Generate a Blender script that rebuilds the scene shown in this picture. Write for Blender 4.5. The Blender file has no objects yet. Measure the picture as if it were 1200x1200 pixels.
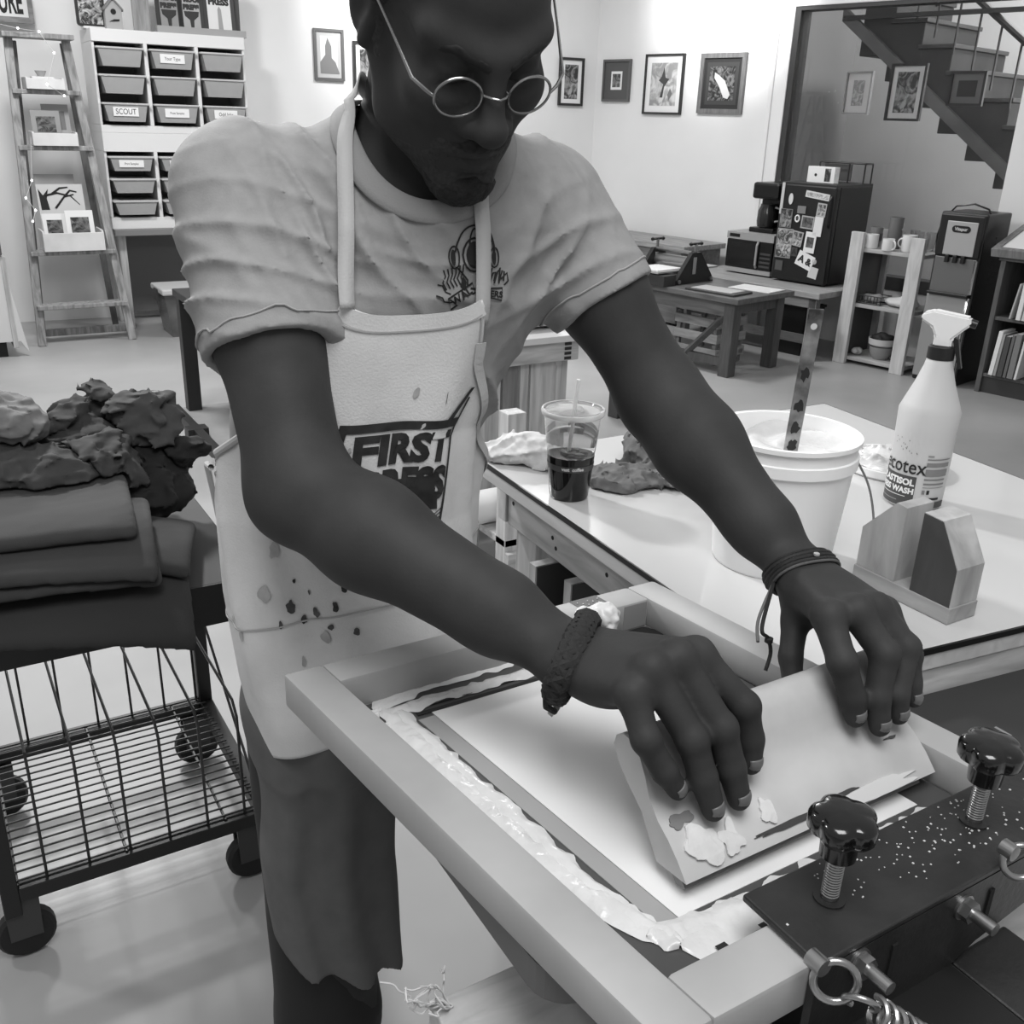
import bpy, bmesh, math, random
import numpy as np
from mathutils import Vector, Matrix
random.seed(4); rng = np.random.default_rng(7)
S = bpy.context.scene
COL = S.collection
PI = math.pi

# ---------------------------------------------------------------- camera, light, exposure
cd = bpy.data.cameras.new('camera'); cam = bpy.data.objects.new('camera', cd); COL.objects.link(cam)
cd.sensor_width = 36; cd.lens = 36 * 1150 / 1200; cd.clip_start = .02
cam.matrix_world = Matrix(((0.858602, 0.166537, -0.484837, 0.0), (-0.511727, 0.334911, -0.791183, 0.0), (0.030616, 0.927416, 0.372777, 1.5), (0.0, 0.0, 0.0, 1.0)))
S.camera = cam
S.view_settings.view_transform = 'Standard'; S.view_settings.look = 'None'
S.view_settings.gamma = 1; S.view_settings.use_curve_mapping = False
S.view_settings.exposure = 0.42
w = bpy.data.worlds.new('room_ambience'); S.world = w; w.use_nodes = True
w.node_tree.nodes['Background'].inputs[0].default_value = (1, 1, 1, 1)
w.node_tree.nodes['Background'].inputs[1].default_value = .30

def lamp(name, kind, loc, aim, power, size=.3, spot=60, blend=.5, sizey=None):
    l = bpy.data.lights.new(name, kind); l.energy = power
    if kind == 'AREA':
        l.size = size
        if sizey: l.shape = 'RECTANGLE'; l.size_y = sizey
    elif kind == 'SPOT':
        l.spot_size = math.radians(spot); l.spot_blend = blend; l.shadow_soft_size = size
    else: l.shadow_soft_size = size
    o = bpy.data.objects.new(name, l); COL.objects.link(o); o.location = loc
    d = Vector(aim) - Vector(loc); o.rotation_euler = d.to_track_quat('-Z', 'Y').to_euler()
    return o
lamp('ceiling_and_fill_lamp', 'AREA', (.25, 3.9, 3.2), (.5, 1.3, .8), 70, .26)
lamp('ceiling_and_fill_lamp', 'AREA', (-1.6, 3.4, 3.3), (-.6, 2.2, 0), 20, .3)
lamp('ceiling_and_fill_lamp', 'AREA', (3.6, 5.4, 3.3), (3.4, 5.4, 0), 50, .5)
lamp('ceiling_and_fill_lamp', 'AREA', (.6, 5.6, 3.3), (.6, 5.8, 0), 58, .5)
lamp('ceiling_and_fill_lamp', 'AREA', (.1, -.1, 3.1), (.4, .6, .9), 36, 1.2)  # broad soft fill, added over the press to lighten screen and man
lamp('track_spotlight', 'SPOT', (4.2, 5.6, 2.9), (5.75, 6.3, 2.5), 190, .05, 58, .8)
lamp('track_spotlight', 'SPOT', (3.3, 6.4, 2.9), (3.55, 7.8, 2.3), 110, .05, 62, .8)

# ---------------------------------------------------------------- materials
def lin(s):
    s = s / 255
    return s / 12.92 if s <= .04045 else ((s + .055) / 1.055) ** 2.4
MATS = {}
def M(name, v, rough=.6, metal=0, noise=None, bump=None, spec=None, trans=0, ior=1.45, alpha=None, coat=0):
    """v = display grey 0..255; noise=(scale, +-share of v); bump=(scale, strength)"""
    if name in MATS: return MATS[name]
    m = bpy.data.materials.new(name); m.use_nodes = True; nt = m.node_tree; b = nt.nodes['Principled BSDF']
    L = lin(v); b.inputs['Base Color'].default_value = (L, L, L, 1)
    b.inputs['Roughness'].default_value = rough; b.inputs['Metallic'].default_value = metal
    if spec is not None: b.inputs['Specular IOR Level'].default_value = spec
    if trans: b.inputs['Transmission Weight'].default_value = trans; b.inputs['IOR'].default_value = ior
    if coat: b.inputs['Coat Weight'].default_value = coat; b.inputs['Coat Roughness'].default_value = .08
    if alpha is not None: b.inputs['Alpha'].default_value = alpha
    tc = nt.nodes.new('ShaderNodeTexCoord')
    if noise:
        n = nt.nodes.new('ShaderNodeTexNoise'); n.inputs['Scale'].default_value = noise[0]; n.inputs['Detail'].default_value = 5
        nt.links.new(tc.outputs['Object'], n.inputs['Vector'])
        r = nt.nodes.new('ShaderNodeMapRange'); r.inputs[1].default_value = .3; r.inputs[2].default_value = .7
        r.inputs[3].default_value = lin(v * (1 - noise[1])); r.inputs[4].default_value = lin(min(255, v * (1 + noise[1])))
        nt.links.new(n.outputs['Fac'], r.inputs[0]); nt.links.new(r.outputs[0], b.inputs['Base Color'])
    if bump:
        n = nt.nodes.new('ShaderNodeTexNoise'); n.inputs['Scale'].default_value = bump[0]; n.inputs['Detail'].default_value = 4
        nt.links.new(tc.outputs['Object'], n.inputs['Vector'])
        bp = nt.nodes.new('ShaderNodeBump'); bp.inputs['Strength'].default_value = bump[1]; bp.inputs['Distance'].default_value = .004
        nt.links.new(n.outputs['Fac'], bp.inputs['Height']); nt.links.new(bp.outputs['Normal'], b.inputs['Normal'])
    MATS[name] = m
    return m
def WOOD(name, v, stretch=(14, 1.2, 14), amt=.16, knots=True, rough=.62, kscale=3.0):
    if name in MATS: return MATS[name]
    m = bpy.data.materials.new(name); m.use_nodes = True; nt = m.node_tree; b = nt.nodes['Principled BSDF']; N = nt.nodes.new; K = nt.links.new
    b.inputs['Roughness'].default_value = rough
    tc = N('ShaderNodeTexCoord'); mp = N('ShaderNodeMapping'); mp.inputs['Scale'].default_value = stretch
    K(tc.outputs['Object'], mp.inputs['Vector'])
    n = N('ShaderNodeTexNoise'); n.inputs['Scale'].default_value = 3; n.inputs['Detail'].default_value = 6; n.inputs['Distortion'].default_value = .6
    K(mp.outputs[0], n.inputs['Vector'])
    r = N('ShaderNodeMapRange'); r.inputs[1].default_value = .3; r.inputs[2].default_value = .7
    r.inputs[3].default_value = lin(v * (1 - amt)); r.inputs[4].default_value = lin(min(255, v * (1 + amt * .7)))
    K(n.outputs['Fac'], r.inputs[0])
    out = r.outputs[0]
    if knots:
        mk = N('ShaderNodeMapping'); mk.inputs['Scale'].default_value = tuple(kscale * (1 if s > 5 else .55) for s in stretch)
        K(tc.outputs['Object'], mk.inputs['Vector'])
        vo = N('ShaderNodeTexVoronoi'); vo.inputs['Scale'].default_value = 1.6
        K(mk.outputs[0], vo.inputs['Vector'])
        r2 = N('ShaderNodeMapRange'); r2.inputs[1].default_value = .05; r2.inputs[2].default_value = .12; r2.inputs[3].default_value = .35; r2.inputs[4].default_value = 1
        K(vo.outputs['Distance'], r2.inputs[0])
        mu = N('ShaderNodeMath'); mu.operation = 'MULTIPLY'; K(out, mu.inputs[0]); K(r2.outputs[0], mu.inputs[1]); out = mu.outputs[0]
    K(out, b.inputs['Base Color'])
    bp = N('ShaderNodeBump'); bp.inputs['Strength'].default_value = .25; bp.inputs['Distance'].default_value = .003
    K(n.outputs['Fac'], bp.inputs['Height']); K(bp.outputs['Normal'], b.inputs['Normal'])
    MATS[name] = m
    return m

# ---------------------------------------------------------------- mesh helpers
def link(name, me, mat=None, parent=None, smooth=False):
    o = bpy.data.objects.new(name, me); COL.objects.link(o)
    if mat is not None:
        for q in (mat if isinstance(mat, (list, tuple)) else [mat]): me.materials.append(q)
    if smooth:
        me.polygons.foreach_set('use_smooth', [True] * len(me.polygons))
    if parent is not None: o.parent = parent
    return o
def tag(o, label, cat, group=None, kind=None):
    o['label'] = label; o['category'] = cat
    if group: o['group'] = group
    if kind: o['kind'] = kind
    return o
def thing(name, label, cat, loc=(0, 0, 0), rz=0, group=None):
    o = bpy.data.objects.new(name, None); COL.objects.link(o); o.location = loc; o.rotation_euler = (0, 0, rz)
    o.empty_display_size = .05
    return tag(o, label, cat, group)
class MB:
    """collects shapes in one bmesh"""
    def __init__(s): s.b = bmesh.new(); s.sm = False
    def poly(s, pts, faces, T=None):
        vs = [s.b.verts.new(T @ Vector(p) if T else p) for p in pts]
        for f in faces:
            try: s.b.faces.new([vs[i] for i in f])
            except ValueError: pass
        return s
    def box(s, lo, hi, bev=0, T=None):
        x0, y0, z0 = lo; x1, y1, z1 = hi
        if bev <= 0:
            p = [(x, y, z) for z in (z0, z1) for x, y in ((x0, y0), (x1, y0), (x1, y1), (x0, y1))]
            return s.poly(p, [(3, 2, 1, 0), (4, 5, 6, 7), (0, 1, 5, 4), (1, 2, 6, 5), (2, 3, 7, 6), (3, 0, 4, 7)], T)
        t = bmesh.new(); bmesh.ops.create_cube(t, size=1)
        for v in t.verts: v.co = Vector(((x0 + x1) / 2 + v.co.x * (x1 - x0), (y0 + y1) / 2 + v.co.y * (y1 - y0), (z0 + z1) / 2 + v.co.z * (z1 - z0)))
        bmesh.ops.bevel(t, geom=t.edges[:], offset=bev, segments=2, affect='EDGES', profile=.5)
        return s.add(t, T)
    def add(s, t, T=None):
        t.verts.index_update(); vs = [s.b.verts.new(T @ v.co if T else v.co) for v in t.verts]
        for f in t.faces:
            try: s.b.faces.new([vs[v.index] for v in f.verts])
            except ValueError: pass
        t.free(); return s
    def prism(s, pts, axis, lo, hi, T=None):
        """pts 2D outline, extruded along axis 0/1/2 from lo to hi"""
        n = len(pts)
        def P(a, b, c): return ((c, a, b), (a, c, b), (a, b, c))[axis]
        v = [P(a, b, lo) for a, b in pts] + [P(a, b, hi) for a, b in pts]
        return s.poly(v, [tuple(range(n - 1, -1, -1)), tuple(range(n, 2 * n))] + [(i, (i + 1) % n, n + (i + 1) % n, n + i) for i in range(n)], T)
    def tube(s, pts, r, n=8, closed=False, flat=None, T=None, cap=True):
        """r: number or list; flat=(normal list or None, width) makes ribbons"""
        P = [Vector(p) for p in pts]; m = len(P); R = r if isinstance(r, (list, tuple)) else [r] * m
        rings = []; prev = None
        for i in range(m):
            a = P[(i - 1) % m] if (closed or i > 0) else P[i]; b = P[(i + 1) % m] if (closed or i < m - 1) else P[i]
            t = (b - a).normalized() if (b - a).length > 1e-9 else Vector((0, 0, 1))
            if prev is None:
                u = t.cross(Vector((0, 0, 1)) if abs(t.z) < .9 else Vector((1, 0, 0))).normalized()
            else:
                u = (prev - t * prev.dot(t))
                u = u.normalized() if u.length > 1e-6 else t.orthogonal().normalized()
            prev = u; v = t.cross(u)
            rings.append([P[i] + (u * math.cos(q) + v * math.sin(q)) * R[i] for q in [2 * PI * k / n for k in range(n)]])
        pts = [p for rg in rings for p in rg]; f = []
        for i in range(m if closed else m - 1):
            j = (i + 1) % m
            for k in range(n): f.append((i * n + k, i * n + (k + 1) % n, j * n + (k + 1) % n, j * n + k))
        if not closed and cap: f += [tuple(range(n - 1, -1, -1)), tuple((m - 1) * n + k for k in range(n))]
        return s.poly(pts, f, T)
    def lathe(s, prof, n=32, T=None, c=(0, 0)):
        """prof [(r,z)] about z"""
        pts = []; f = []; rows = []
        for r, z in prof:
            if r < 1e-6: rows.append([len(pts)]); pts.append((c[0], c[1], z))
            else:
                rows.append(list(range(len(pts), len(pts) + n)))
                pts += [(c[0] + r * math.cos(2 * PI * k / n), c[1] + r * math.sin(2 * PI * k / n), z) for k in range(n)]
        for a, b in zip(rows, rows[1:]):
            for k in range(n):
                k2 = (k + 1) % n
                if len(a) == 1 and len(b) == 1: continue
                if len(a) == 1: f.append((a[0], b[k2], b[k]))
                elif len(b) == 1: f.append((a[k], a[k2], b[0]))
                else: f.append((a[k], a[k2], b[k2], b[k]))
        return s.poly(pts, f, T)
    def grid(s, fn, nu, nv, T=None):
        pts = [fn(i / nu, j / nv) for j in range(nv + 1) for i in range(nu + 1)]
        return s.poly(pts, [(j * (nu + 1) + i, j * (nu + 1) + i + 1, (j + 1) * (nu + 1) + i + 1, (j + 1) * (nu + 1) + i) for j in range(nv) for i in range(nu)], T)
    def build(s, name, mat, parent=None, smooth=False, fix=True):
        if fix: bmesh.ops.recalc_face_normals(s.b, faces=s.b.faces[:])
        me = bpy.data.meshes.new(name); s.b.to_mesh(me); s.b.free()
        o = link(name, me, mat, parent)
        if smooth:
            me.polygons.foreach_set('use_smooth', [True] * len(me.polygons))
            if smooth != 'all':
                try: me.set_sharp_from_angle(angle=math.radians(40))
                except Exception: pass
        return o
def box(name, lo, hi, mat, parent=None, bev=0, T=None):
    return MB().box(lo, hi, bev, T).build(name, mat, parent)
def solidify(o, t, off=-1):
    m = o.modifiers.new('thickness', 'SOLIDIFY'); m.thickness = t; m.offset = off; return o
def dup(o, parent=None, loc=None, rz=None, label=None):
    c = o.copy(); COL.objects.link(c)
    if parent is not None: c.parent = parent
    if loc is not None: c.location = loc
    if rz is not None: c.rotation_euler = (c.rotation_euler[0], c.rotation_euler[1], rz)
    if label: c['label'] = label
    for ch in list(o.children): dup(ch, c)
    return c
def structure(name, mb, mat, smooth=False):
    o = mb.build(name, mat, None, smooth); o['kind'] = 'structure'; return o
def curve_pts(pts, n=8):
    P = [Vector(p) for p in pts]; out = []
    for i in range(len(P) - 1):
        a, b, c, d = P[max(i - 1, 0)], P[i], P[i + 1], P[min(i + 2, len(P) - 1)]
        for k in range(n):
            t = k / n; out.append(.5 * ((2 * b) + (c - a) * t + (2 * a - 5 * b + 4 * c - d) * t * t + (3 * b - a - 3 * c + d) * t ** 3))
    return out + [P[-1]]
def text2d(s, size=1., bold=0., cx=True):
    """flat letters -> (verts [(x,y)], faces)"""
    c = bpy.data.curves.new('t', 'FONT'); c.body = s; c.size = size; c.offset = bold; c.resolution_u = 3
    if cx: c.align_x = 'CENTER'; c.align_y = 'CENTER'
    o = bpy.data.objects.new('t', c); me = bpy.data.meshes.new_from_object(o)
    V = [tuple(v.co[:2]) for v in me.vertices]; F = [tuple(p.vertices) for p in me.polygons]
    bpy.data.objects.remove(o); bpy.data.curves.remove(c); bpy.data.meshes.remove(me)
    return V, F
def letters(name, s, size, fn, mat, parent=None, bold=0., sx=1., cx=True):
    """fn(x,y)->3D point lays the flat letters on a surface"""
    V, F = text2d(s, size, bold, cx)
    me = bpy.data.meshes.new(name); me.from_pydata([tuple(fn(x * sx, y)) for x, y in V], [], F); me.update()
    return link(name, me, mat, parent)

# ---------------------------------------------------------------- implicit surfaces
def vn(P, f, seed=0):
    """smooth value noise, P (n,3) -> -1..1"""
    q = P * f + seed * 17.31; i = np.floor(q).astype(np.int64); t = q - i; t = t * t * (3 - 2 * t)
    def hsh(a, b, c):
        n = (a * 73856093) ^ (b * 19349663) ^ (c * 83492791); n = (n ^ (n >> 13)) * 1274126177 & 0x7fffffff
        return (n & 0xffff) / 32767.5 - 1
    r = 0
    for dx in (0, 1):
        for dy in (0, 1):
            for dz in (0, 1):
                wgt = (t[:, 0] if dx else 1 - t[:, 0]) * (t[:, 1] if dy else 1 - t[:, 1]) * (t[:, 2] if dz else 1 - t[:, 2])
                r = r + wgt * hsh(i[:, 0] + dx, i[:, 1] + dy, i[:, 2] + dz)
    return r
def cone(a, b, r1, r2=None):
    a = np.array(a, float); b = np.array(b, float); r2 = r1 if r2 is None else r2; ba = b - a; L = max(ba @ ba, 1e-12)
    def f(P):
        pa = P - a; h = np.clip(pa @ ba / L, 0, 1)
        return np.sqrt(((pa - h[:, None] * ba) ** 2).sum(1)) - (r1 + (r2 - r1) * h)
    return f
def ecc(a, b, r1, r2, ax, sq):
    """cone flattened along unit axis ax by factor sq (<1 thinner)"""
    a = np.array(a, float); b = np.array(b, float); ax = np.array(ax, float); ax = ax / np.linalg.norm(ax)
    g = cone(a, a + (b - a) + ax * ((b - a) @ ax) * (1 / sq - 1), r1, r2)
    def f(P):
        q = P - a; return g(a + q + np.outer(q @ ax, ax) * (1 / sq - 1)) * (sq if sq < 1 else 1)
    return f
def ell(c, r, R=None):
    c = np.array(c, float); r = np.array(r, float)
    def f(P):
        q = P - c
        if R is not None: q = q @ R
        k0 = np.sqrt(((q / r) ** 2).sum(1)); k1 = np.sqrt(((q / r ** 2) ** 2).sum(1)) + 1e-9
        return k0 * (k0 - 1) / k1
    return f
def ball(c, r): return ell(c, (r, r, r))
def loft(zs, cx, cy, a, b, yaw):
    cu, su = math.cos(yaw), math.sin(yaw)
    def f(P):
        z = P[:, 2]; x = P[:, 0] - np.interp(z, zs, cx); y = P[:, 1] - np.interp(z, zs, cy)
        u = x * cu + y * su; v = -x * su + y * cu; A = np.interp(z, zs, a); B = np.interp(z, zs, b)
        k = (np.abs(u / A) ** 2.4 + np.abs(v / B) ** 2.4) ** (1 / 2.4)
        d = (k - 1) * np.minimum(A, B)
        return np.maximum(d, np.maximum(z - zs[-1], zs[0] - z))
    return f
def smin(a, b, k):
    if k <= 0: return np.minimum(a, b)
    h = np.maximum(k - np.abs(a - b), 0) / k
    return np.minimum(a, b) - h * h * k * .25
def ev(pr, P):
    d = None
    for op, f, k in pr:
        if op == 'add': v = f(P); d = v if d is None else smin(d, v, k)
        elif op == 'sub': d = -smin(-d, f(P), k)
        elif op == 'and': d = -smin(-d, -f(P), k)
        elif op == 'mod': d = f(P, d)
    return d
def mesh_sdf(name, pr, lo, hi, h, mat, parent=None, slack=.012, relax=2, smooth=True, frac=0):
    N = 16; lo = np.array(lo, float); nb = np.ceil((np.array(hi) - lo) / (h * N)).astype(int)
    G = np.stack(np.meshgrid(*[np.arange(n) for n in nb], indexing='ij'), -1).reshape(-1, 3)
    Cc = lo + (G + .5) * N * h; R = N * h * .87
    V = [f(Cc) if op in ('add', 'sub') else None for op, f, k in pr]
    dm = np.min([v for (op, f, k), v in zip(pr, V) if op == 'add'], axis=0)
    keep = np.where(np.abs(dm) < R + slack)[0]
    n1 = N + 2; off = np.stack(np.meshgrid(*[np.arange(-1, N + 1)] * 3, indexing='ij'), -1).reshape(-1, 3)
    c8 = np.array([(x, y, z) for x in (0, 1) for y in (0, 1) for z in (0, 1)])
    edges = [(i, j) for i in range(8) for j in range(i + 1, 8) if abs(c8[i] - c8[j]).sum() == 1]
    BIG = 1 << 20; ids = []; pos = []; quads = []
    for bi in keep:
        sub = [p for p, v in zip(pr, V) if v is None or (p[0] == 'add' and v[bi] < dm[bi] + 2 * R + p[2] + slack) or (p[0] == 'sub' and v[bi] < R + p[2] + slack)]
        g0 = G[bi] * N; P = lo + (g0 + off) * h
        D = ev(sub, P).reshape(n1, n1, n1); s = D < 0
        if s.all() or not s.any(): continue
        ns = [s[x:n1 - 1 + x, y:n1 - 1 + y, z:n1 - 1 + z] for x, y, z in c8]
        cnt = np.sum(ns, axis=0); mix = np.argwhere((cnt > 0) & (cnt < 8))
        if len(mix) == 0: continue
        vals = np.stack([D[mix[:, 0] + x, mix[:, 1] + y, mix[:, 2] + z] for x, y, z in c8], 1)
        acc = np.zeros((len(mix), 3)); n = np.zeros(len(mix))
        for i, j in edges:
            a, b = vals[:, i], vals[:, j]; cr = (a < 0) != (b < 0)
            t = np.where(cr, a / np.where(cr, a - b, 1), 0)
            acc += np.where(cr[:, None], c8[i] + t[:, None] * (c8[j] - c8[i]), 0); n += cr
        gc = mix + g0 - 1
        pos.append(lo + (gc + acc / n[:, None]) * h)
        key = lambda c: ((c[:, 0] + 8) * BIG + (c[:, 1] + 8)) * BIG + (c[:, 2] + 8)
        ids.append(key(gc))
        I = s[1:N + 1, 1:N + 1, 1:N + 1]
        for ax in range(3):
            sl = [slice(1, N + 1)] * 3; sl[ax] = slice(2, N + 2)
            if True:
                J = s[tuple(sl)]
            e = np.argwhere(I != J)
            if len(e) == 0: continue
            flip = I[tuple(e.T)]; c = e + g0; u, v = [(1, 2), (2, 0), (0, 1)][ax]
            du = np.zeros(3, int); du[u] = 1; dv = np.zeros(3, int); dv[v] = 1
            q = np.stack([key(c - du - dv), key(c - dv), key(c), key(c - du)], 1)
            q[~flip] = q[~flip][:, ::-1]
            quads.append(q)
    ids = np.concatenate(ids); pos = np.concatenate(pos); quads = np.concatenate(quads)
    uid, first = np.unique(ids, return_index=True); X = pos[first]
    Q = np.searchsorted(uid, quads); Q = np.clip(Q, 0, len(uid) - 1); ok = (uid[Q] == quads).all(1); Q = Q[ok]
    for _ in range(relax):
        A = np.concatenate([Q[:, 0], Q[:, 1], Q[:, 2], Q[:, 3]]); B = np.concatenate([Q[:, 1], Q[:, 2], Q[:, 3], Q[:, 0]])
        n = np.bincount(A, minlength=len(X)) + np.bincount(B, minlength=len(X))
        m = np.stack([np.bincount(A, X[B, k], len(X)) + np.bincount(B, X[A, k], len(X)) for k in range(3)], 1) / np.maximum(n, 1)[:, None]
        X = X + .5 * (m - X)
    if not frac: return raw_mesh(name, X, Q, mat, parent, smooth)
    A = np.concatenate([Q[:, 0], Q[:, 1], Q[:, 2]]); B = np.concatenate([Q[:, 1], Q[:, 2], Q[:, 3]]); lab = np.arange(len(X))
    for _ in range(200):                              # keep only the main piece(s)
        new = lab.copy(); m = np.minimum(lab[A], lab[B]); np.minimum.at(new, A, m); np.minimum.at(new, B, m); new = new[new]; new = new[new]
        if (new == lab).all(): break
        lab = new
    cnt = np.bincount(lab, minlength=len(X)); big = cnt[lab] >= frac * cnt.max(); Q = Q[big[Q[:, 0]]]; use = np.zeros(len(X), bool); use[Q.ravel()] = True; ix = np.cumsum(use) - 1
    return raw_mesh(name, X[use], ix[Q], mat, parent, smooth)
def raw_mesh(name, X, Q, mat, parent=None, smooth=True):
    me = bpy.data.meshes.new(name); X = np.asarray(X, np.float32); Q = np.asarray(Q, np.int32); n = Q.shape[1]
    me.vertices.add(len(X)); me.vertices.foreach_set('co', X.ravel())
    me.loops.add(Q.size); me.loops.foreach_set('vertex_index', Q.ravel())
    me.polygons.add(len(Q)); me.polygons.foreach_set('loop_start', np.arange(0, Q.size, n, dtype=np.int32))
    me.update(calc_edges=True); me.validate()
    return link(name, me, mat, parent, smooth)
def march(pr, O, Dr, off=0., n=40, t0=0.):
    """walk from points O along Dr until the field equals off"""
    O = np.asarray(O, float); Dr = np.asarray(Dr, float); t = np.full(len(O), t0)
    for _ in range(n):
        d = ev(pr, O + t[:, None] * Dr) - off; t = t + d * .8
        if np.abs(d).max() < 2e-4: break
    return O + t[:, None] * Dr
def grad(pr, P, e=.002):
    g = np.stack([ev(pr, P + np.eye(3)[k] * e) - ev(pr, P - np.eye(3)[k] * e) for k in range(3)], 1)
    return g / (np.linalg.norm(g, axis=1)[:, None] + 1e-9)

# ---------------------------------------------------------------- room
AN = math.radians(11.3)
RWM = Matrix.Translation((5.8, 5.7, 0)) @ Matrix.Rotation(AN, 4, 'Z')      # right wall: local (-off, s, z)
def rw(o, s, z=0): return RWM @ Vector((-o, s, z))
BA = math.radians(-4)
BWM = Matrix.Translation((5.41, 7.66, 0)) @ Matrix.Rotation(BA, 4, 'Z')    # back wall: local (x<0, y into wall)
white_wall = M('wall_paint', 230, .8, noise=(1.3, .02))
trim_white = M('trim_paint', 232, .55)
floor_m = M('polished_concrete', 156, .4, noise=(.9, .10), bump=(9, .03))
structure('floor', MB().box((-7, -4, -.1), (10, 12, 0)), floor_m)
structure('wall_back', MB().box((-12.5, 0, 0), (.35, .15, 3.4), T=BWM), white_wall)
b = MB(); b.box((0, .04, 0), (.15, 2.05, 3.4), T=RWM); b.box((0, -1.72, 0), (.15, .04, .45), T=RWM); b.box((0, -1.72, 2.31), (.15, .04, 3.4), T=RWM)
b.box((0, -6, 0), (.15, -1.72, 3.4), T=RWM); structure('wall_right', b, white_wall)
b = MB(); b.box((-.03, .045, 0), (.0, .175, 2.42), .006, RWM); b.box((-.03, -1.8, 2.30), (0, .045, 2.42), .006, RWM); b.box((-.045, .15, 0), (-.005, .185, 2.45), .004, RWM)
structure('trim_1', b, trim_white)
structure('trim_2', MB().box((-.12, -2.1, .0), (.0, -1.7, 3.3), .004, RWM), trim_white)
dark_metal = M('dark_window_metal', 52, .5)
b = MB(); b.box((-.02, .0, .45), (.12, .045, 2.31), T=RWM); b.box((-.02, -1.72, 2.275), (.12, .0, 2.31), T=RWM); b.box((-.02, -1.72, .44), (.12, .0, .53), T=RWM)
win = structure('window_1', b, dark_metal)
glass = M('window_glass', 245, .0, trans=1, ior=1.3, spec=.5)
box('pane', (.03, -1.70, .53), (.036, .0, 2.275), glass, win, T=RWM)
structure('baseboard_right', MB().box((-.015, .18, 0), (0, 2.0, .09), T=RWM), M('dark_base', 90, .6))
# stairwell seen through the glass
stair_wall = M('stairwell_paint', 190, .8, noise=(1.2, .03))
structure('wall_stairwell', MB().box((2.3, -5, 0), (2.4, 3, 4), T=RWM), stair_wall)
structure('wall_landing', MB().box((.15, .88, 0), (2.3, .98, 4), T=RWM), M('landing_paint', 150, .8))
lamp('stairwell_fill', 'AREA', tuple(rw(-1.2, -1.6, 3.6)), tuple(rw(-2.0, -1.0, 0)), 50, .4)  # added light, no fixture modelled, for the stairs behind the pane
lamp('stairwell_fill', 'POINT', tuple(rw(-1.3, -2.8, 1.9)), (0, 0, 0), 75, .2)  # added fill, kept out of view, brightening the wall under the stairs
st = thing('staircase', 'dark staircase with iron balusters rising to the left behind the glass', 'staircase', tuple(rw(-.8, -1.5)), AN)
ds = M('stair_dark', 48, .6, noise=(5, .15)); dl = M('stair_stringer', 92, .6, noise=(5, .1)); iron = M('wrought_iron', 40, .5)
sl = .735                                          # local frame: x = -off+.8, y = s+1.5
def zl(y): return 1.055 + sl * y
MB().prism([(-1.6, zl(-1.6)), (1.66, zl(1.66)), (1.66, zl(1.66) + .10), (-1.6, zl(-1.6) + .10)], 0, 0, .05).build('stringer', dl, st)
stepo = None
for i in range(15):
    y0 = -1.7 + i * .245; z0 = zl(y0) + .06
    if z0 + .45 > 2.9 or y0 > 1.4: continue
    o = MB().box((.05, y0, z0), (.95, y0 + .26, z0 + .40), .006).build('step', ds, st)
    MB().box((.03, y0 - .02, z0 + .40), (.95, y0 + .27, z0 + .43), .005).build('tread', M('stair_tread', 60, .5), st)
for i in range(20):
    y = -1.5 + i * .16
    zt = zl(y) + .52; top = min(zl(y) + .86, 3.0)
    MB().tube([(.03, y, zt - .1), (.03, y, top)] if i % 5 else [(.03, y, zt - .1), (.03, y, zt + .12), (.03, y + .03, zt + .17), (.03, y + .05, zt + .14), (.03, y + .03, zt + .11), (.03, y, zt + .16), (.03, y, top)], .009, 6).build('baluster', iron, st)
MB().tube([(.03, -1.6, zl(-1.6) + .86), (.03, 1.6, zl(1.6) + .86)], .025, 8).build('handrail', iron, st)
MB().box((-.02, -1.0, 2.28), (.03, 1.64, 2.31)).build('landing_rail', iron, st)

# ---- framed pictures
def art_mat(name, dark, light, scale, dist=1.5):
    if name in MATS: return MATS[name]
    m = bpy.data.materials.new(name); m.use_nodes = True; nt = m.node_tree; bb = nt.nodes['Principled BSDF']; bb.inputs['Roughness'].default_value = .6
    tc = nt.nodes.new('ShaderNodeTexCoord'); n = nt.nodes.new('ShaderNodeTexNoise'); n.inputs['Scale'].default_value = scale; n.inputs['Detail'].default_value = 7; n.inputs['Distortion'].default_value = dist
    r = nt.nodes.new('ShaderNodeMapRange'); r.inputs[1].default_value = .42; r.inputs[2].default_value = .62; r.inputs[3].default_value = lin(dark); r.inputs[4].default_value = lin(light)
    nt.links.new(tc.outputs['Object'], n.inputs['Vector']); nt.links.new(n.outputs['Fac'], r.inputs[0]); nt.links.new(r.outputs[0], bb.inputs['Base Color'])
    MATS[name] = m; return m
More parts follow.
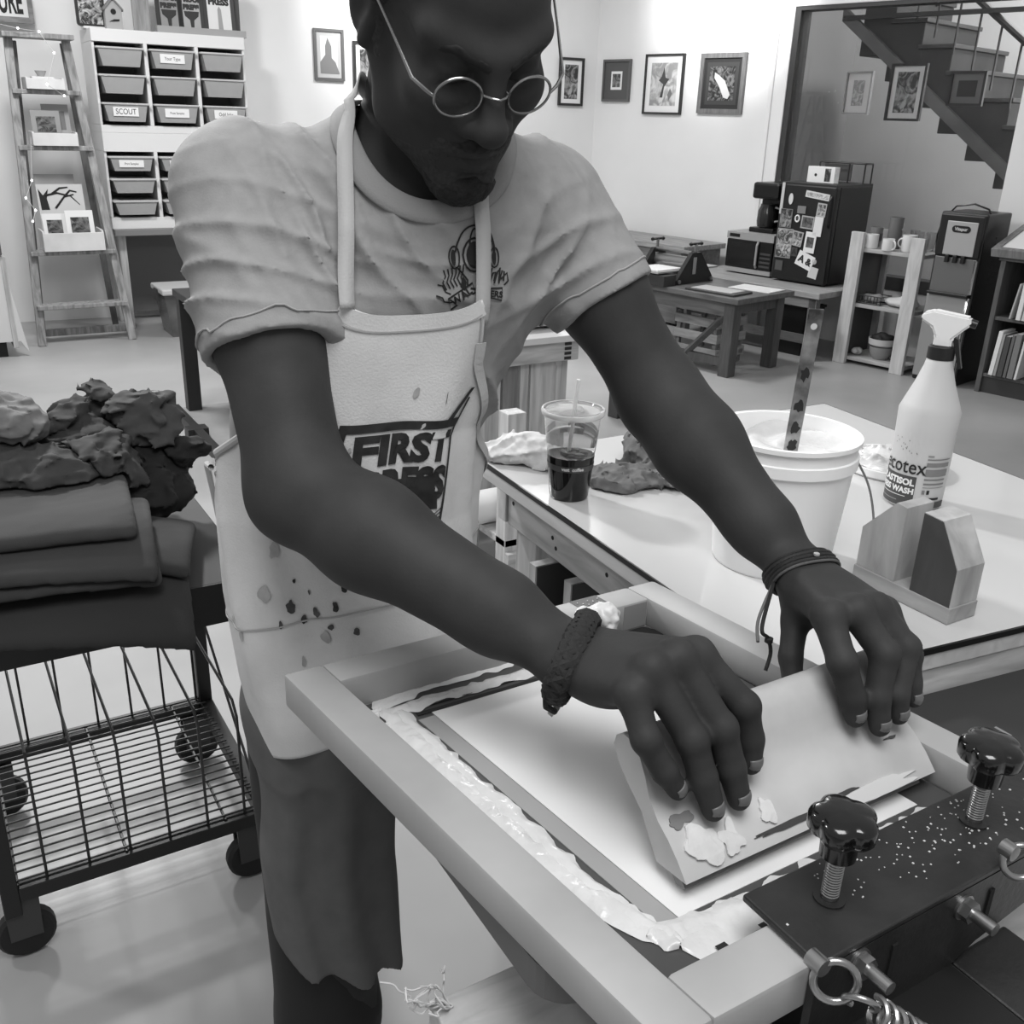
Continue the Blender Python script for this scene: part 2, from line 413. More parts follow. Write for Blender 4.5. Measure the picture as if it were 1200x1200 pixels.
def picture(label, loc, rz, w_, h_, fw, fm, mm, mat_w, am, group, tilt=0, art_off=(0, 0), art=None):
    """local: x across the wall, -y out of the wall, z up; centre at the origin"""
    t = thing('framed_picture', label, 'picture', loc, rz, group)
    b = MB(); d = .025
    b.box((-w_ / 2, -d, -h_ / 2), (-w_ / 2 + fw, 0, h_ / 2)); b.box((w_ / 2 - fw, -d, -h_ / 2), (w_ / 2, 0, h_ / 2))
    b.box((-w_ / 2 + fw, -d, h_ / 2 - fw), (w_ / 2 - fw, 0, h_ / 2)); b.box((-w_ / 2 + fw, -d, -h_ / 2), (w_ / 2 - fw, 0, -h_ / 2 + fw)); b.build('frame', fm, t)
    box('mat_board', (-w_ / 2 + fw, -.012, -h_ / 2 + fw), (w_ / 2 - fw, -.002, h_ / 2 - fw), mm, t)
    aw, ah = w_ / 2 - fw - mat_w, h_ / 2 - fw - mat_w
    box('print', (-aw + art_off[0], -.014, -ah + art_off[1]), (aw + art_off[0], -.0125, ah + art_off[1]), am, t)
    if art: art(t, aw, ah)
    return t
black_f = M('black_frame', 38, .45); grey_wood = WOOD('grey_wood_frame', 112, (20, 20, 3), knots=False); white_mat = M('white_mat', 235, .8)
rzr = AN - PI / 2                                   # facing into the room from the right wall
g = 'framed prints on the right wall'
def wp(s, z, o=.002): return tuple(rw(o, s, z))
def white_card(t, aw, ah): box('inner_print', (-aw * .72, -.016, -ah * .72), (aw * .72, -.0145, ah * .72), art_mat('art_small', 60, 150, 14), t)
picture('small framed print with wide dark mat and tiny white picture', wp(1.745, 1.82), rzr, .31, .33, .018, M('dark_grey_frame', 95, .5), M('dark_mat', 88, .8), .075, white_mat, g, art=white_card)
def sketch(t, aw, ah):
    MB().prism([(-.03, -.10), (.0, .0), (-.05, .03), (-.02, .06), (.0, .13), (.02, .05), (.06, .04), (.01, -.02), (.0, -.1)], 1, -.0155, -.0145).build('figure_drawing', M('sketch_ink', 70, .8), t)
    MB().prism([(.05, -.08), (.075, -.03), (.10, -.07), (.07, -.12)], 1, -.0155, -.0145).build('diamond_drawing', M('sketch_ink2', 120, .8), t)
picture('framed ink sketch in thin black frame with white mat, middle of three', wp(1.225, 1.79), rzr, .405, .455, .016, black_f, white_mat, .05, art_mat('art_sketch', 150, 215, 9), g, art=sketch)
def shoe(t, aw, ah):
    box('inner_mat', (-aw * .8, -.016, -ah * .8), (aw * .8, -.0145, ah * .8), art_mat('art_dark', 28, 120, 16, 2.5), t)
    MB().prism([(-.07, .08), (-.03, .06), (.03, .02), (.09, -.08), (.07, -.11), (.03, -.10), (-.02, -.02), (-.07, .04)], 1, -.018, -.0165).build('light_figure', M('art_light', 205, .7), t)
picture('framed dark print with pale diagonal shape in wide grey wood frame', wp(.64, 1.795), rzr, .43, .435, .035, grey_wood, M('near_black_mat', 45, .8), .03, M('dark_print', 60, .7), g, art=shoe)
g = 'framed prints behind the glass'
wpb = lambda s, z: tuple(rw(-.06, s, z))
picture('pale narrow framed print behind the glass, leftmost of three', wpb(-.502, 1.735), rzr, .20, .28, .012, M('silver_frame', 150, .5), M('glass_mat', 205, .8), .045, art_mat('art_pale', 130, 190, 20), g)
picture('tall framed print hanging across the staircase edge behind the glass', wpb(-.86, 1.74), rzr, .255, .36, .016, black_f, M('glass_mat', 205, .8), .035, art_mat('art_mid', 50, 170, 12), g)
picture('small dark framed print in front of dark stairs behind the glass', wpb(-1.275, 1.765), rzr, .235, .21, .016, black_f, M('grey_mat', 110, .8), .04, M('dark_print2', 40, .7), g)
g = 'framed prints on the back wall'
bp = lambda x, z: tuple(BWM @ Vector((x, -.002, z)))
def castle(t, aw, ah): MB().prism([(-.07, -.13), (-.07, -.05), (-.03, .0), (-.03, .06), (-.01, .12), (.02, .06), (.02, -.02), (.05, -.05), (.08, -.13)], 1, -.0155, -.0145).build('tower_drawing', M('art_grey', 125, .7), t)
picture('framed tower print in dark frame beyond the man\'s right shoulder', bp(-2.40, 1.90), BA, .235, .36, .02, M('dark_grey_frame', 95, .5), M('light_mat', 190, .8), .03, M('pale_print', 225, .7), g, art=castle)
picture('small black framed print partly hidden by the man\'s neck', bp(-2.10, 1.83), BA, .22, .36, .02, black_f, white_mat, .035, art_mat('art_mid', 50, 170, 12), g)
picture('framed print half hidden behind the man\'s head and glasses', tuple(BWM @ Vector((-.26, -.002, 1.80))), BA, .24, .38, .02, black_f, white_mat, .035, art_mat('art_mid', 50, 170, 12), g)

# ---- storage unit with plastic bins
unit_white = M('storage_white', 218, .5); binm = M('bin_plastic', 154, .35, noise=(6, .04)); bin_rim = M('bin_rim', 186, .35)
SX, SY = 1.245, 7.42
def storage(label, z0, z1, rows, zb):
    t = thing('storage_unit', label, 'storage unit', (SX, SY, z0)); h = z1 - z0; Wd = 1.0; D = .40
    b = MB(); b.box((0, .012, zb - z0 + .001), (.016, D, rows[0] - z0 - .001), .002); b.build('side_panel', unit_white, t); b = MB(); b.box((Wd - .016, .012, zb - z0 + .001), (Wd, D, rows[0] - z0 - .001), .002); b.build('side_panel', unit_white, t)
    for k in (1, 2):
        MB().box((Wd * k / 3 - .012, .0, zb - z0), (Wd * k / 3 + .012, D, rows[0] - z0), .002).build('divider', unit_white, t)
    MB().box((0, 0, rows[0] - z0), (Wd, D, h), .002).build('top_panel', unit_white, t)
    MB().box((0, 0, 0), (Wd, D, zb - z0), .002).build('bottom_panel', unit_white, t)
    box('back_panel', (.016, D - .01, zb - z0), (Wd - .016, D, rows[0] - z0), M('storage_back', 150, .7), t)
storage('upper white storage unit of nine plastic bins', 1.325, 1.955, (1.878,), 1.372)
storage('lower white storage unit of plastic bins under the upper one', .70, 1.3245, (1.205,), .775)
def make_bin(x, z, h, label, txt=None, group='plastic bins in the storage units'):
    t = thing('storage_bin', label, 'bin', (x, SY - .03, z), 0, group); wd = .30
    hh = h - .035
    b = MB(); n = 10; th = .004
    out = [(-wd / 2 + .02, 0), (wd / 2 - .02, 0)]
    def shell(a):
        w2 = wd / 2 - .012; w1 = wd / 2 - .035
        return [(-w1, .0, .02), (w1, .0, .02), (w1, .34, .02), (-w1, .34, .02), (-w2, -.004, hh), (w2, -.004, hh), (w2, .36, hh), (-w2, .36, hh)]
    p = shell(0)
    b.poly(p, [(3, 2, 1, 0), (0, 1, 5, 4), (1, 2, 6, 5), (2, 3, 7, 6), (3, 0, 4, 7)]); o = b.build('bin_body', binm, t); solidify(o, .004)
    MB().box((-wd / 2, -.012, hh - .004), (wd / 2, .37, hh + .008), .003).build('rim', bin_rim, t)
    if txt is not None:
        box('paper_label', (-.085, -.008, hh * .42), (.075, -.004, hh * .85), M('label_paper', 228, .8), t)
        letters('handwriting', txt, min(.05, .27 / len(txt)), lambda x, y: (x - .005, -.0088, hh * .63 + y), M('marker_ink', 40, .8), t, sx=.8)
rowsz = [(1.713, .163), (1.548, .163), (1.376, .163)]
texts = {(0, 1): 'Your Type', (2, 0): 'SCOUT', (2, 1): 'Press Samples', (2, 2): 'Odd Inks'}
lab = {(0, 1): 'plastic bin labelled Your Type in top row centre', (2, 0): 'plastic bin labelled SCOUT, third row on the left', (2, 1): 'plastic bin labelled Press Samples in third row centre', (2, 2): 'plastic bin labelled Odd Inks beside the man\'s shoulder'}
pos_w = ['left', 'centre', 'right']; row_w = ['first', 'second', 'third', 'fourth', 'fifth', 'sixth']
for r, (z, h) in enumerate(rowsz):
    for c in range(3):
        make_bin(SX + 1 / 6 + c / 3, z, h, lab.get((r, c), 'unlabelled plastic bin, %s row %s of the storage wall' % (row_w[r], pos_w[c])), texts.get((r, c)))
for r, z in enumerate((1.063, .920, .777)):
    for c in range(2):
        tx = {(0, 0): 'Print Samples', (0, 1): 'LINO'}.get((r, c))
        make_bin(SX + 1 / 6 + c / 3, z, .141, ('plastic bin labelled %s in the lower unit' % tx) if tx else 'unlabelled plastic bin, %s row %s of the storage wall' % (row_w[r + 3], pos_w[c]), tx)
pine = WOOD('pine', 176); pine_x = WOOD('pine_x', 176, (1.2, 14, 14)); pine_z = WOOD('pine_z', 178, (14, 14, 1.2)); dark_wood = WOOD('dark_wood', 66, (1.5, 12, 12), knots=False); dark_wood_z = WOOD('dark_wood_z', 62, (12, 12, 1.5), knots=False)
t = thing('trestle_table', 'low grey table holding up the white storage units', 'table', (1.75, 7.63, 0))
box('tabletop', (-.50, -.24, .655), (.60, .22, .6995), M('grey_top', 120, .6), t, .004)
for x in (-.47, .52):
    for y in (-.16, .14): box('leg', (x, y, 0), (x + .05, y + .05, .655), pine_z, t, .003)
box('back_panel', (-.42, .17, .06), (.5, .19, .655), M('grey_panel', 108, .7), t)
# clear lidded box under it
t = thing('storage_tote', 'clear plastic tote with white lid on the floor under storage table', 'bin', (1.72, 7.20, 0))
b = MB(); p = [(-.22, -.14, 0), (.22, -.14, 0), (.22, .14, 0), (-.22, .14, 0), (-.26, -.17, .30), (.26, -.17, .30), (.26, .17, .30), (-.26, .17, .30)]
o = b.poly(p, [(3, 2, 1, 0), (0, 1, 5, 4), (1, 2, 6, 5), (2, 3, 7, 6), (3, 0, 4, 7)]).build('tub', M('tote_plastic', 92, .25, noise=(5, .25)), t); solidify(o, .006)
box('lid', (-.275, -.185, .295), (.275, .185, .335), M('tote_lid', 190, .4), t, .01)
for x in (-.285, .275): box('latch', (x, -.05, .24), (x + .012, .05, .32), M('latch_dark', 50, .5), t, .002)
mesh_sdf('contents', [('add', ell((0, 0, .1), (.18, .1, .09)), 0), ('mod', lambda P, d: d + .02 * vn(P, 14, 3), 0)], (-.25, -.15, -.0), (.25, .15, .26), .012, M('tote_stuff', 130, .8), t)
# things standing on top of the storage
ZT = 1.955
t = thing('framed_photo', 'round cornered black framed photo beside the birdhouse', 'picture', (1.29, 7.60, ZT + .015), 0)
box('stand', (-.06, -.06, -.015), (.14, .04, .0), M('light_block', 215, .5), t, .003)
b = MB(); pts = [(-.07 + .02 * math.cos(q) + (0), .02 + .02 * math.sin(q)) for q in [PI + k * PI / 8 for k in range(5)]] + [(.07 + .02 * math.cos(q), .02 + .02 * math.sin(q)) for q in [-PI / 2 + k * PI / 8 for k in range(5)]] + [(.09, .28), (-.09, .28)]
b.prism(pts, 1, -.01, .01).build('frame', black_f, t); box('photo', (-.072, -.013, .015), (.072, -.0105, .27), art_mat('art_photo', 40, 200, 22), t)
t = thing('birdhouse', 'little grey cut-out birdhouse on top of storage unit', 'birdhouse', (1.41, 7.50, ZT), 0)
MB().prism([(-.052, 0), (.052, 0), (.052, .12), (0, .175), (-.052, .12)], 1, -.03, .03).build('body', M('birdhouse_paint', 158, .7), t)
MB().prism([(-.062, .11), (0, .178), (.062, .11), (.062, .122), (0, .192), (-.062, .122)], 1, -.04, .04).build('roof', M('birdhouse_roof', 120, .7), t)
MB().tube([(0, -.0305, .105), (0, -.033, .105)], .017, 16).build('entrance_hole', M('hole_black', 18, .8), t)
MB().prism([(-.03, .045), (.03, .05), (.035, .062), (0, .06)], 1, -.034, -.03).build('bird_mark', M('hole_black', 18, .8), t)
t = thing('wood_plank', 'weathered plank standing upright on the storage unit', 'plank', (1.61, 7.60, ZT), 0)
MB().box((-.055, -.012, 0), (.055, .012, .36), .004).build('board', WOOD('grey_plank', 140, (14, 14, 2)), t)
t = thing('display_ledge', 'grey wooden ledge holding posters on top of storage unit', 'ledge', (1.98, 7.50, ZT), 0)
box('board', (-.30, -.03, 0), (.30, .02, .045), M('ledge_grey', 150, .6), t, .003); box('base', (-.30, .02, 0), (.30, .17, .012), M('ledge_grey', 150, .6), t); box('end_post', (.265, .10, .012), (.30, .16, .36), M('ledge_dark', 70, .6), t, .003)
def poster(label, x, wd, bg, paper, lines, inkc, brush=False):
    t = thing('poster', label, 'poster', (x, 7.545, ZT + .045), 0, 'posters on the ledge')
    t.rotation_euler = (-.12, 0, 0)
    box('backing', (-wd / 2 - .028, .003, -.02), (wd / 2 + .028, .012, .36), bg, t); box('sheet', (-wd / 2, 0, -.015), (wd / 2, .0028, .36), paper, t)
    for i, (tx, sz) in enumerate(lines):
        letters('lettering', tx, sz, lambda x_, y_, i=i: (x_, -.0008, .225 - i * .048 + y_), inkc, t, bold=.004)
    if brush:
        MB().prism([(-.05, .105), (.05, .105), (.045, .075), (.014, .05), (.010, .0), (-.010, .0), (-.014, .05), (-.045, .075)], 1, -.0015, -.0008).build('brush_emblem', inkc, t)
    else:
        MB().prism([(-.012, .0), (.02, .0), (.014, .13), (0, .15), (-.010, .13)], 1, -.0015, -.0008).build('tower_emblem', M('poster_grey', 150, .7), t)
pg = M('poster_grey2', 138, .7); pw = M('poster_white', 214, .7); pk = M('poster_ink', 42, .7)
poster('grey poster reading FIRST PROOF PRESS with brush, left of two', 1.785, .115, black_f, pg, [('FIRST', .042), ('PROOF', .042), ('PRESS', .042)], pk, True)
poster('grey poster reading FIRST PROOF PRESS with brush, right of two', 1.935, .115, black_f, M('poster_grey3', 160, .7), [('FIRST', .042), ('PROOF', .042), ('PRESS', .042)], pk, True)
poster('white poster reading PROOF PRESS with a pale tower', 2.125, .16, black_f, pw, [('PROOF', .055), ('PRESS', .055)], pk)

# ---- sign at far left
t = thing('framed_sign', 'framed white sign ending in TURE in bold black letters', 'sign', (.50, 7.90, 2.14), 0)
for lo, hi in (((-.48, -.03, -.16), (-.45, 0, .2)), ((.45, -.03, -.16), (.48, 0, .2)), ((-.45, -.03, -.16), (.45, 0, -.125)), ((-.45, -.03, .17), (.45, 0, .2))): box('frame', lo, hi, WOOD('sign_frame', 128, (4, 12, 12), knots=False), t)
box('board', (-.45, -.015, -.125), (.45, -.005, .17), M('sign_white', 228, .7), t)
letters('lettering', 'TURE', .20, lambda x, y: (x + .325, -.017, y - .040), M('sign_black', 25, .7), t, bold=.006, sx=.40)

# ---- step ladder as a print display
LX = .95
t = thing('step_ladder', 'weathered wooden step ladder used as print display', 'ladder', (LX, 7.2, 0))
lw = WOOD('ladder_wood', 138, (14, 14, 2), amt=.25)
def rail(a, b_, w_=.05, d_=.03, name='rail', mat=lw):
    a = Vector(a); b_ = Vector(b_); dz = (b_ - a).normalized(); L = (b_ - a).length
    y = Vector((0, 1, 0)); x = y.cross(dz).normalized(); y = dz.cross(x)
    Tm = Matrix(((x.x, y.x, dz.x, a.x), (x.y, y.y, dz.y, a.y), (x.z, y.z, dz.z, a.z), (0, 0, 0, 1)))
    MB().box((-w_ / 2, -d_ / 2, 0), (w_ / 2, d_ / 2, L), .003, Tm).build(name, mat, t)
fb, ft = -.10, .16
rail((-.285, fb, 0), (-.20, ft, 1.87)); rail((.285, fb, 0), (.13, ft, 1.87))
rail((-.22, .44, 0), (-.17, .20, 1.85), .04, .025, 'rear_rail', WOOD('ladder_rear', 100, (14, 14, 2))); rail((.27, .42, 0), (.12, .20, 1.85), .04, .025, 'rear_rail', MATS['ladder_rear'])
box('top_step', (-.24, .06, 1.865), (.17, .26, 1.895), lw, t, .004)
lsteps = [1.545, 1.215, .90, .575, .235]
def lx(z, s): return (-.285 + .085 * z / 1.87) if s < 0 else (.285 - .155 * z / 1.87)
def ly(z): return fb + (ft - fb) * z / 1.87
for i, z in enumerate(lsteps):
    if i == 2: continue
    box('step', (lx(z, -1) - .01, ly(z) - .05, z), (lx(z, 1) + .01, ly(z) + .07, z + .028), lw, t, .004)
box('bottom_board', (-.25, .05, .03), (.30, .09, .075), lw, t, .003)
tray_m = M('tray_white', 205, .6, noise=(6, .05))
prints_g = 'print trays on the ladder'
def tray(label, z, wd, h, xo, pr):
    t = thing('print_tray', label, 'tray', (LX + xo, 7.2 + ly(z) - .0, z + .0295), 0, prints_g); y0 = -.09
    box('front', (-wd / 2, y0, 0), (wd / 2, y0 + .012, h), tray_m, t, .002)
    for x in (-wd / 2, wd / 2 - .012): box('side', (x, y0 + .012, 0), (x + .012, .14, h * 1.1), tray_m, t, .002)
    box('base', (-wd / 2 + .012, y0 + .012, 0), (wd / 2 - .012, .14, .008), tray_m, t)
    for lb, x, w_, hh, y, col, art in pr:
        p = thing('art_print', lb, 'print', (LX + xo + x, 7.2 + ly(z) + y, z + .0405), 0, 'prints in the ladder trays'); p.rotation_euler = (-.22, 0, 0)
        box('sheet', (-w_ / 2, 0, 0), (w_ / 2, .004, hh), col, p); box('image', (-w_ * .33, -.0015, hh * .35), (w_ * .33, -.0003, hh * .82), art, p)
wp_ = M('print_paper', 218, .7); gp_ = M('print_grey', 140, .7); dk_ = art_mat('print_art', 25, 110, 20)
tray('top white tray on the ladder holding a little dish', 1.545, .222, .062, -.035, [])
tray('second white tray on the ladder with a dark print', 1.215, .265, .075, -.025, [('dark print leaning in the second ladder tray', -.03, .17, .2, .0, gp_, dk_), ('grey print at the back of second ladder tray', .04, .16, .24, .05, M('print_grey2', 160, .7), M('print_mid', 110, .7))])
tray('large bottom white tray on the ladder full of prints', .575, .37, .115, -.005, [('white print of small dark picture in the bottom ladder tray', .06, .17, .24, -.03, wp_, dk_), ('print half hidden at left in the bottom ladder tray', -.092, .14, .22, -.01, wp_, dk_), ('grey card behind the others in bottom ladder tray', -.04, .24, .46, .08, M('print_grey3', 150, .7), M('print_mid', 110, .7))])
p = thing('tree_print', 'pale print of bare black tree branches in bottom tray', 'print', (LX - .03, 7.2 + ly(.575) + .03, .615), 0); p.rotation_euler = (-.2, 0, 0)
box('sheet', (-.14, 0, 0), (.14, .004, .40), M('tree_paper', 188, .7), p)
b = MB(); b.prism([(-.125, .24), (-.075, .24), (-.085, .31), (-.07, .37), (-.105, .33), (-.13, .37)], 1, -.002, -.0004)
for pts in ([(-.09, .33), (-.02, .345), (.06, .325), (.11, .27)], [(-.05, .34), (.0, .375), (.05, .38)], [(-.04, .25), (.02, .32), (.08, .335)], [(.02, .32), (.06, .36), (.1, .35)]): b.tube([(x, -.001, z) for x, z in pts], [.007, .006, .004, .002][:len(pts)], 5)
b.build('branches', M('tree_ink', 20, .8), p)
t = thing('glass_dish', 'little glass dish with white cards on the top ladder tray', 'dish', (LX - .045, 7.2 + ly(1.545) - .0, 1.577), 0)
box('card_stack', (-.06, -.05, .008), (.07, .05, .07), M('card_white', 215, .7), t, .003)
MB().lathe([(0, .072), (.02, .072), (.035, .105), (.032, .105), (.018, .078), (0, .078)], 20).build('bowl', M('dish_glass', 200, .1, trans=.6), t, True)
# ---- left edge display
t = thing('display_cabinet', 'white fronted cabinet with dark grey top drawer at left edge', 'cabinet', (.32, 6.85, 0))
MB().prism([(-.5, .10), (.20, .10), (.24, .03), (.16, .62), (-.5, .62)], 1, -.02, .0).build('front_panel', M('cabinet_white', 205, .5), t)
box('side_strip', (.155, -.025, .06), (.185, .3, .62), pine_z, t, .003)
box('body', (-.5, .0, .1), (.15, .4, .62), M('cabinet_dark', 70, .6), t)
box('drawer', (-.5, -.04, .63), (.17, .36, .90), M('cabinet_grey', 84, .45), t, .006)
box('base', (-.5, .02, 0), (.12, .38, .1), M('cabinet_base', 25, .7), t)
t = thing('print_rack', 'small white framed print standing on the grey drawer', 'picture', (.42, 6.95, .90)); box('sheet', (-.12, 0, 0), (.06, .012, .18), white_mat, t); box('image', (-.10, -.002, .03), (.02, -.0005, .12), dk_, t)
t = thing('fairy_lights', 'string of tiny lights draped over ladder and cabinet', 'fairy lights', (.7, 7.0, 1.9))
wire = [(.0, .26, .03), (.1, .22, .01), (.22, .25, .0), (.27, .1, -.12), (.2, .05, -.3), (.3, .12, -.36)]
MB().tube(wire, .0018, 5).build('wire', M('wire_clear', 190, .4), t)
em = bpy.data.materials.new('bulb_glow'); em.use_nodes = True; e_ = em.node_tree.nodes['Principled BSDF']; e_.inputs['Emission Color'].default_value = (1, 1, 1, 1); e_.inputs['Emission Strength'].default_value = 4
wire2 = [(.03, -.03, -.85), (-.02, -.06, -.95), (.02, -.1, -1.02), (-.01, -.15, -1.08)]
MB().tube([(.06, -.02, -.6)] + wire2, .0018, 5).build('wire', M('wire_clear', 190, .4), t)
for p_ in wire + wire2:
    b = MB(); b.lathe([(0, -.007), (.006, -.002), (.006, .004), (0, .009)], 8, Matrix.Translation(p_)); b.build('bulb', em, t)

# ---------------------------------------------------------------- furniture along the right wall. local x = -off, y = s
def rthing(name, label, cat, o, s, z=0, group=None, turn=0): return thing(name, label, cat, tuple(rw(o, s, z)), AN + turn, group)
counter_m = WOOD('counter_wood', 150, (12, 1.5, 12), knots=False, amt=.1)
t = rthing('counter_table', 'low wooden counter under the fridge and microwave', 'table', .42, -.34)
box('tabletop', (-.40, -.60, .43), (.38, .62, .47), counter_m, t, .004)
box('apron', (-.36, -.56, .36), (-.335, .58, .43), counter_m, t)
for x in (-.36, .30):
    for y in (-.56, .52): box('leg', (x, y, 0), (x + .06, y + .06, .43), WOOD('grey_leg', 105, (14, 14, 2), knots=False), t, .004)
box('stretcher', (-.30, -.54, .10), (-.28, .54, .16), WOOD('grey_leg_y', 105, (14, 2, 14), knots=False), t)
# fridge
fr_black = M('fridge_black', 20, .42, bump=(60, .08))
t = rthing('mini_fridge', 'black mini fridge covered with magnets and paper scraps', 'fridge', .30, -.585, .47)
box('body', (-.20, -.215, .01), (.22, .215, .665), fr_black, t, .008)
box('door', (-.255, -.215, .012), (-.203, .215, .665), fr_black, t, .012)
box('top_panel', (-.25, -.213, .66), (.22, .213, .678), M('fridge_top', 34, .5), t, .004)
MB().tube([(-.262, -.19, .40), (-.275, -.19, .42), (-.275, -.19, .58), (-.262, -.19, .60)], .008, 6).build('handle', fr_black, t)
for x in (-.2, .17):
    for y in (-.18, .16): MB().lathe([(0, 0), (.02, 0), (.02, .012), (0, .012)], 10, Matrix.Translation((x, y, 0))).build('foot', fr_black, t)
MX = -.2555
def sticker(kind, label, y, z, wd, h, v, ang=0, rnd=False, art=None, marks=None):
    """one thing held on the fridge door by a magnet; y to the left in the photo, z from the fridge foot"""
    p = thing(kind, label, 'paper' if 'magnet' not in kind else 'magnet', tuple(rw(.30 - MX, -.585 + y, .47 + z)), AN - PI / 2, 'papers and magnets on the fridge door')
    p.rotation_euler = (0, ang, AN - PI / 2)
    pts = [(wd / 2 * math.cos(q), h / 2 * math.sin(q)) for q in [2 * PI * k / 14 for k in range(14)]] if rnd else [(-wd / 2, -h / 2), (wd / 2, -h / 2), (wd / 2, h / 2), (-wd / 2, h / 2)]
    MB().prism(pts, 1, -.006, -.001).build('sheet', M('scrap_%d' % v, v, .6), p)
    if art: MB().prism([(x * art[1], z_ * art[2]) for x, z_ in pts], 1, -.0068, -.0062).build('image', art[0], p)
    if marks: letters('lettering', marks[0], marks[1], lambda x, z_: (x, -.0075, z_), M('scrap_ink', 40, .7), p, bold=.003)
A1, A2, A3 = art_mat('scrap_a', 40, 150, 18), art_mat('scrap_b', 60, 190, 22), art_mat('scrap_c', 50, 110, 12)
# (label, s-offset, z, w, h)
sticker('paper_strip', 'tall white paper strip at left edge of fridge door', .195, .565, .022, .21, 190)
sticker('magnet', 'white oval magnet pair high on the fridge door', .125, .565, .035, .075, 205, rnd=True)
sticker('photo_print', 'dark portrait photo at the left of fridge door', .145, .435, .095, .125, 118, art=(A1, .92, .94))
sticker('magnet', 'round white clock-like magnet in the middle of fridge door', .055, .44, .042, .052, 225, rnd=True, marks=('0', .035))
sticker('photo_print', 'framed landscape photo in the middle of fridge door', -.03, .42, .10, .085, 165, .05, art=(A3, .82, .8))
sticker('paper_scrap', 'small grey scrap above the landscape photo', .03, .50, .065, .05, 120)
sticker('photo_print', 'large patterned picture low on left of fridge door', .135, .265, .125, .20, 150, art=(A2, .95, .95))
sticker('paper_scrap', 'small tilted speckled picture beside the patterned one', .035, .305, .085, .10, 165, .12, art=(A2, .8, .85))
sticker('paper_strip', 'white strip of stickers across the top of fridge door', -.08, .60, .185, .043, 205, .10, art=(art_mat('scrap_d', 130, 210, 30), .9, .6))
sticker('photo_print', 'small two tone photo at upper right of fridge door', -.125, .51, .07, .088, 175, .06, art=(A2, .8, .8))
sticker('paper_note', 'curled white note at the right of fridge door', -.115, .40, .065, .13, 218, .05)
sticker('photo_print', 'white card of a grey portrait in fridge door centre', -.07, .29, .085, .14, 225, .05, art=(A3, .66, .5))
sticker('greeting_card', 'tilted white card with a bold ampersand on the fridge', -.05, .165, .135, .10, 226, .32, marks=('A &', .065))
sticker('magnet', 'little hexagonal grey magnet near the lower right', -.125, .165, .034, .036, 165, rnd=True)
sticker('paper_note', 'blank pale note lowest on the right of fridge door', -.125, .09, .07, .075, 195, .15)
sticker('triangle_sign', 'small black triangle badge at the bottom of pictures', .045, .215, .05, .06, 60, marks=('A', .045))
sticker('paper_scrap', 'plain grey card at bottom left of fridge door', .155, .11, .06, .068, 74)
t = rthing('cereal_box', 'white carton with a grey portrait on top of the fridge', 'box', .42, -.60, 1.148)
box('carton', (-.03, -.105, 0), (.03, .105, .105), M('carton_white', 228, .6), t, .002); box('printed_end', (-.0312, -.075, .01), (-.0302, -.03, .095), A1, t); MB().tube([(-.0302, .04, .05), (-.0312, .04, .05)], .010, 12).build('dot_mark', M('scrap_ink', 40, .7), t)
t = rthing('wire_rack', 'empty black framed stand on top of the fridge', 'rack', .18, -.62, 1.148)
for a, b_ in (((-.05, .17, 0), (-.05, .17, .13)), ((-.05, -.18, 0), (-.05, -.18, .13)), ((-.05, .17, .13), (-.05, -.18, .13)), ((-.05, -.06, 0), (-.05, -.06, .13)), ((.05, .17, 0), (.05, .17, .13)), ((.05, -.18, 0), (.05, -.18, .13)), ((-.05, .17, .13), (.05, .17, .13)), ((-.05, -.18, .13), (.05, -.18, .13)), ((.05, .17, .13), (.05, -.18, .13))): MB().tube([a, b_], .006, 6).build('bar', black_f, t)
box('shelf_panel', (.0, -.05, .01), (.01, .16, .12), M('rack_panel', 70, .6), t)
# microwave + coffee maker
t = rthing('microwave', 'black and silver microwave on counter left of fridge', 'microwave', .29, -.13, .47); sil = M('appliance_silver', 150, .4); mblack = M('appliance_black', 16, .3)
box('case', (-.20, -.205, .01), (.20, .205, .30), M('microwave_case', 150, .45), t, .006)
box('door', (-.222, -.085, .045), (-.20, .20, .245), mblack, t, .004); box('window', (-.224, -.05, .065), (-.2215, .18, .225), M('microwave_glass', 30, .15), t)
MB().tube([(-.222, -.075, .06), (-.24, -.078, .08), (-.24, -.078, .22), (-.222, -.075, .24)], .009, 8).build('handle', sil, t)
box('control_panel', (-.222, -.202, .045), (-.20, -.09, .245), mblack, t, .003)
for i in range(4): box('button_row', (-.224, -.19, .065 + i * .03), (-.2215, -.10, .08 + i * .03), M('button_grey', 60, .5), t)
box('lower_trim', (-.224, -.204, .012), (-.20, .204, .043), sil, t); box('upper_trim', (-.224, -.204, .247), (-.20, .204, .298), sil, t); box('vent', (-.226, .09, .262), (-.2235, .18, .285), mblack, t)
t = rthing('coffee_maker', 'black coffee maker standing on top of the microwave', 'coffee maker', .30, -.16, .77)
box('base', (-.13, -.10, 0), (.13, .11, .035), mblack, t, .008); box('column', (.0, -.10, .035), (.13, .11, .24), mblack, t, .006); box('brew_head', (-.13, -.11, .235), (.13, .115, .35), mblack, t, .018)
MB().lathe([(0, .04), (.06, .04), (.068, .08), (.066, .15), (.05, .19), (.052, .20), (0, .20)], 24, Matrix.Translation((-.06, .015, 0))).build('carafe', M('carafe_glass', 40, .12), t, True)
MB().tube([(-.06, -.055, .18), (-.06, -.10, .17), (-.06, -.10, .09), (-.06, -.06, .08)], .008, 8).build('carafe_handle', sil, t)
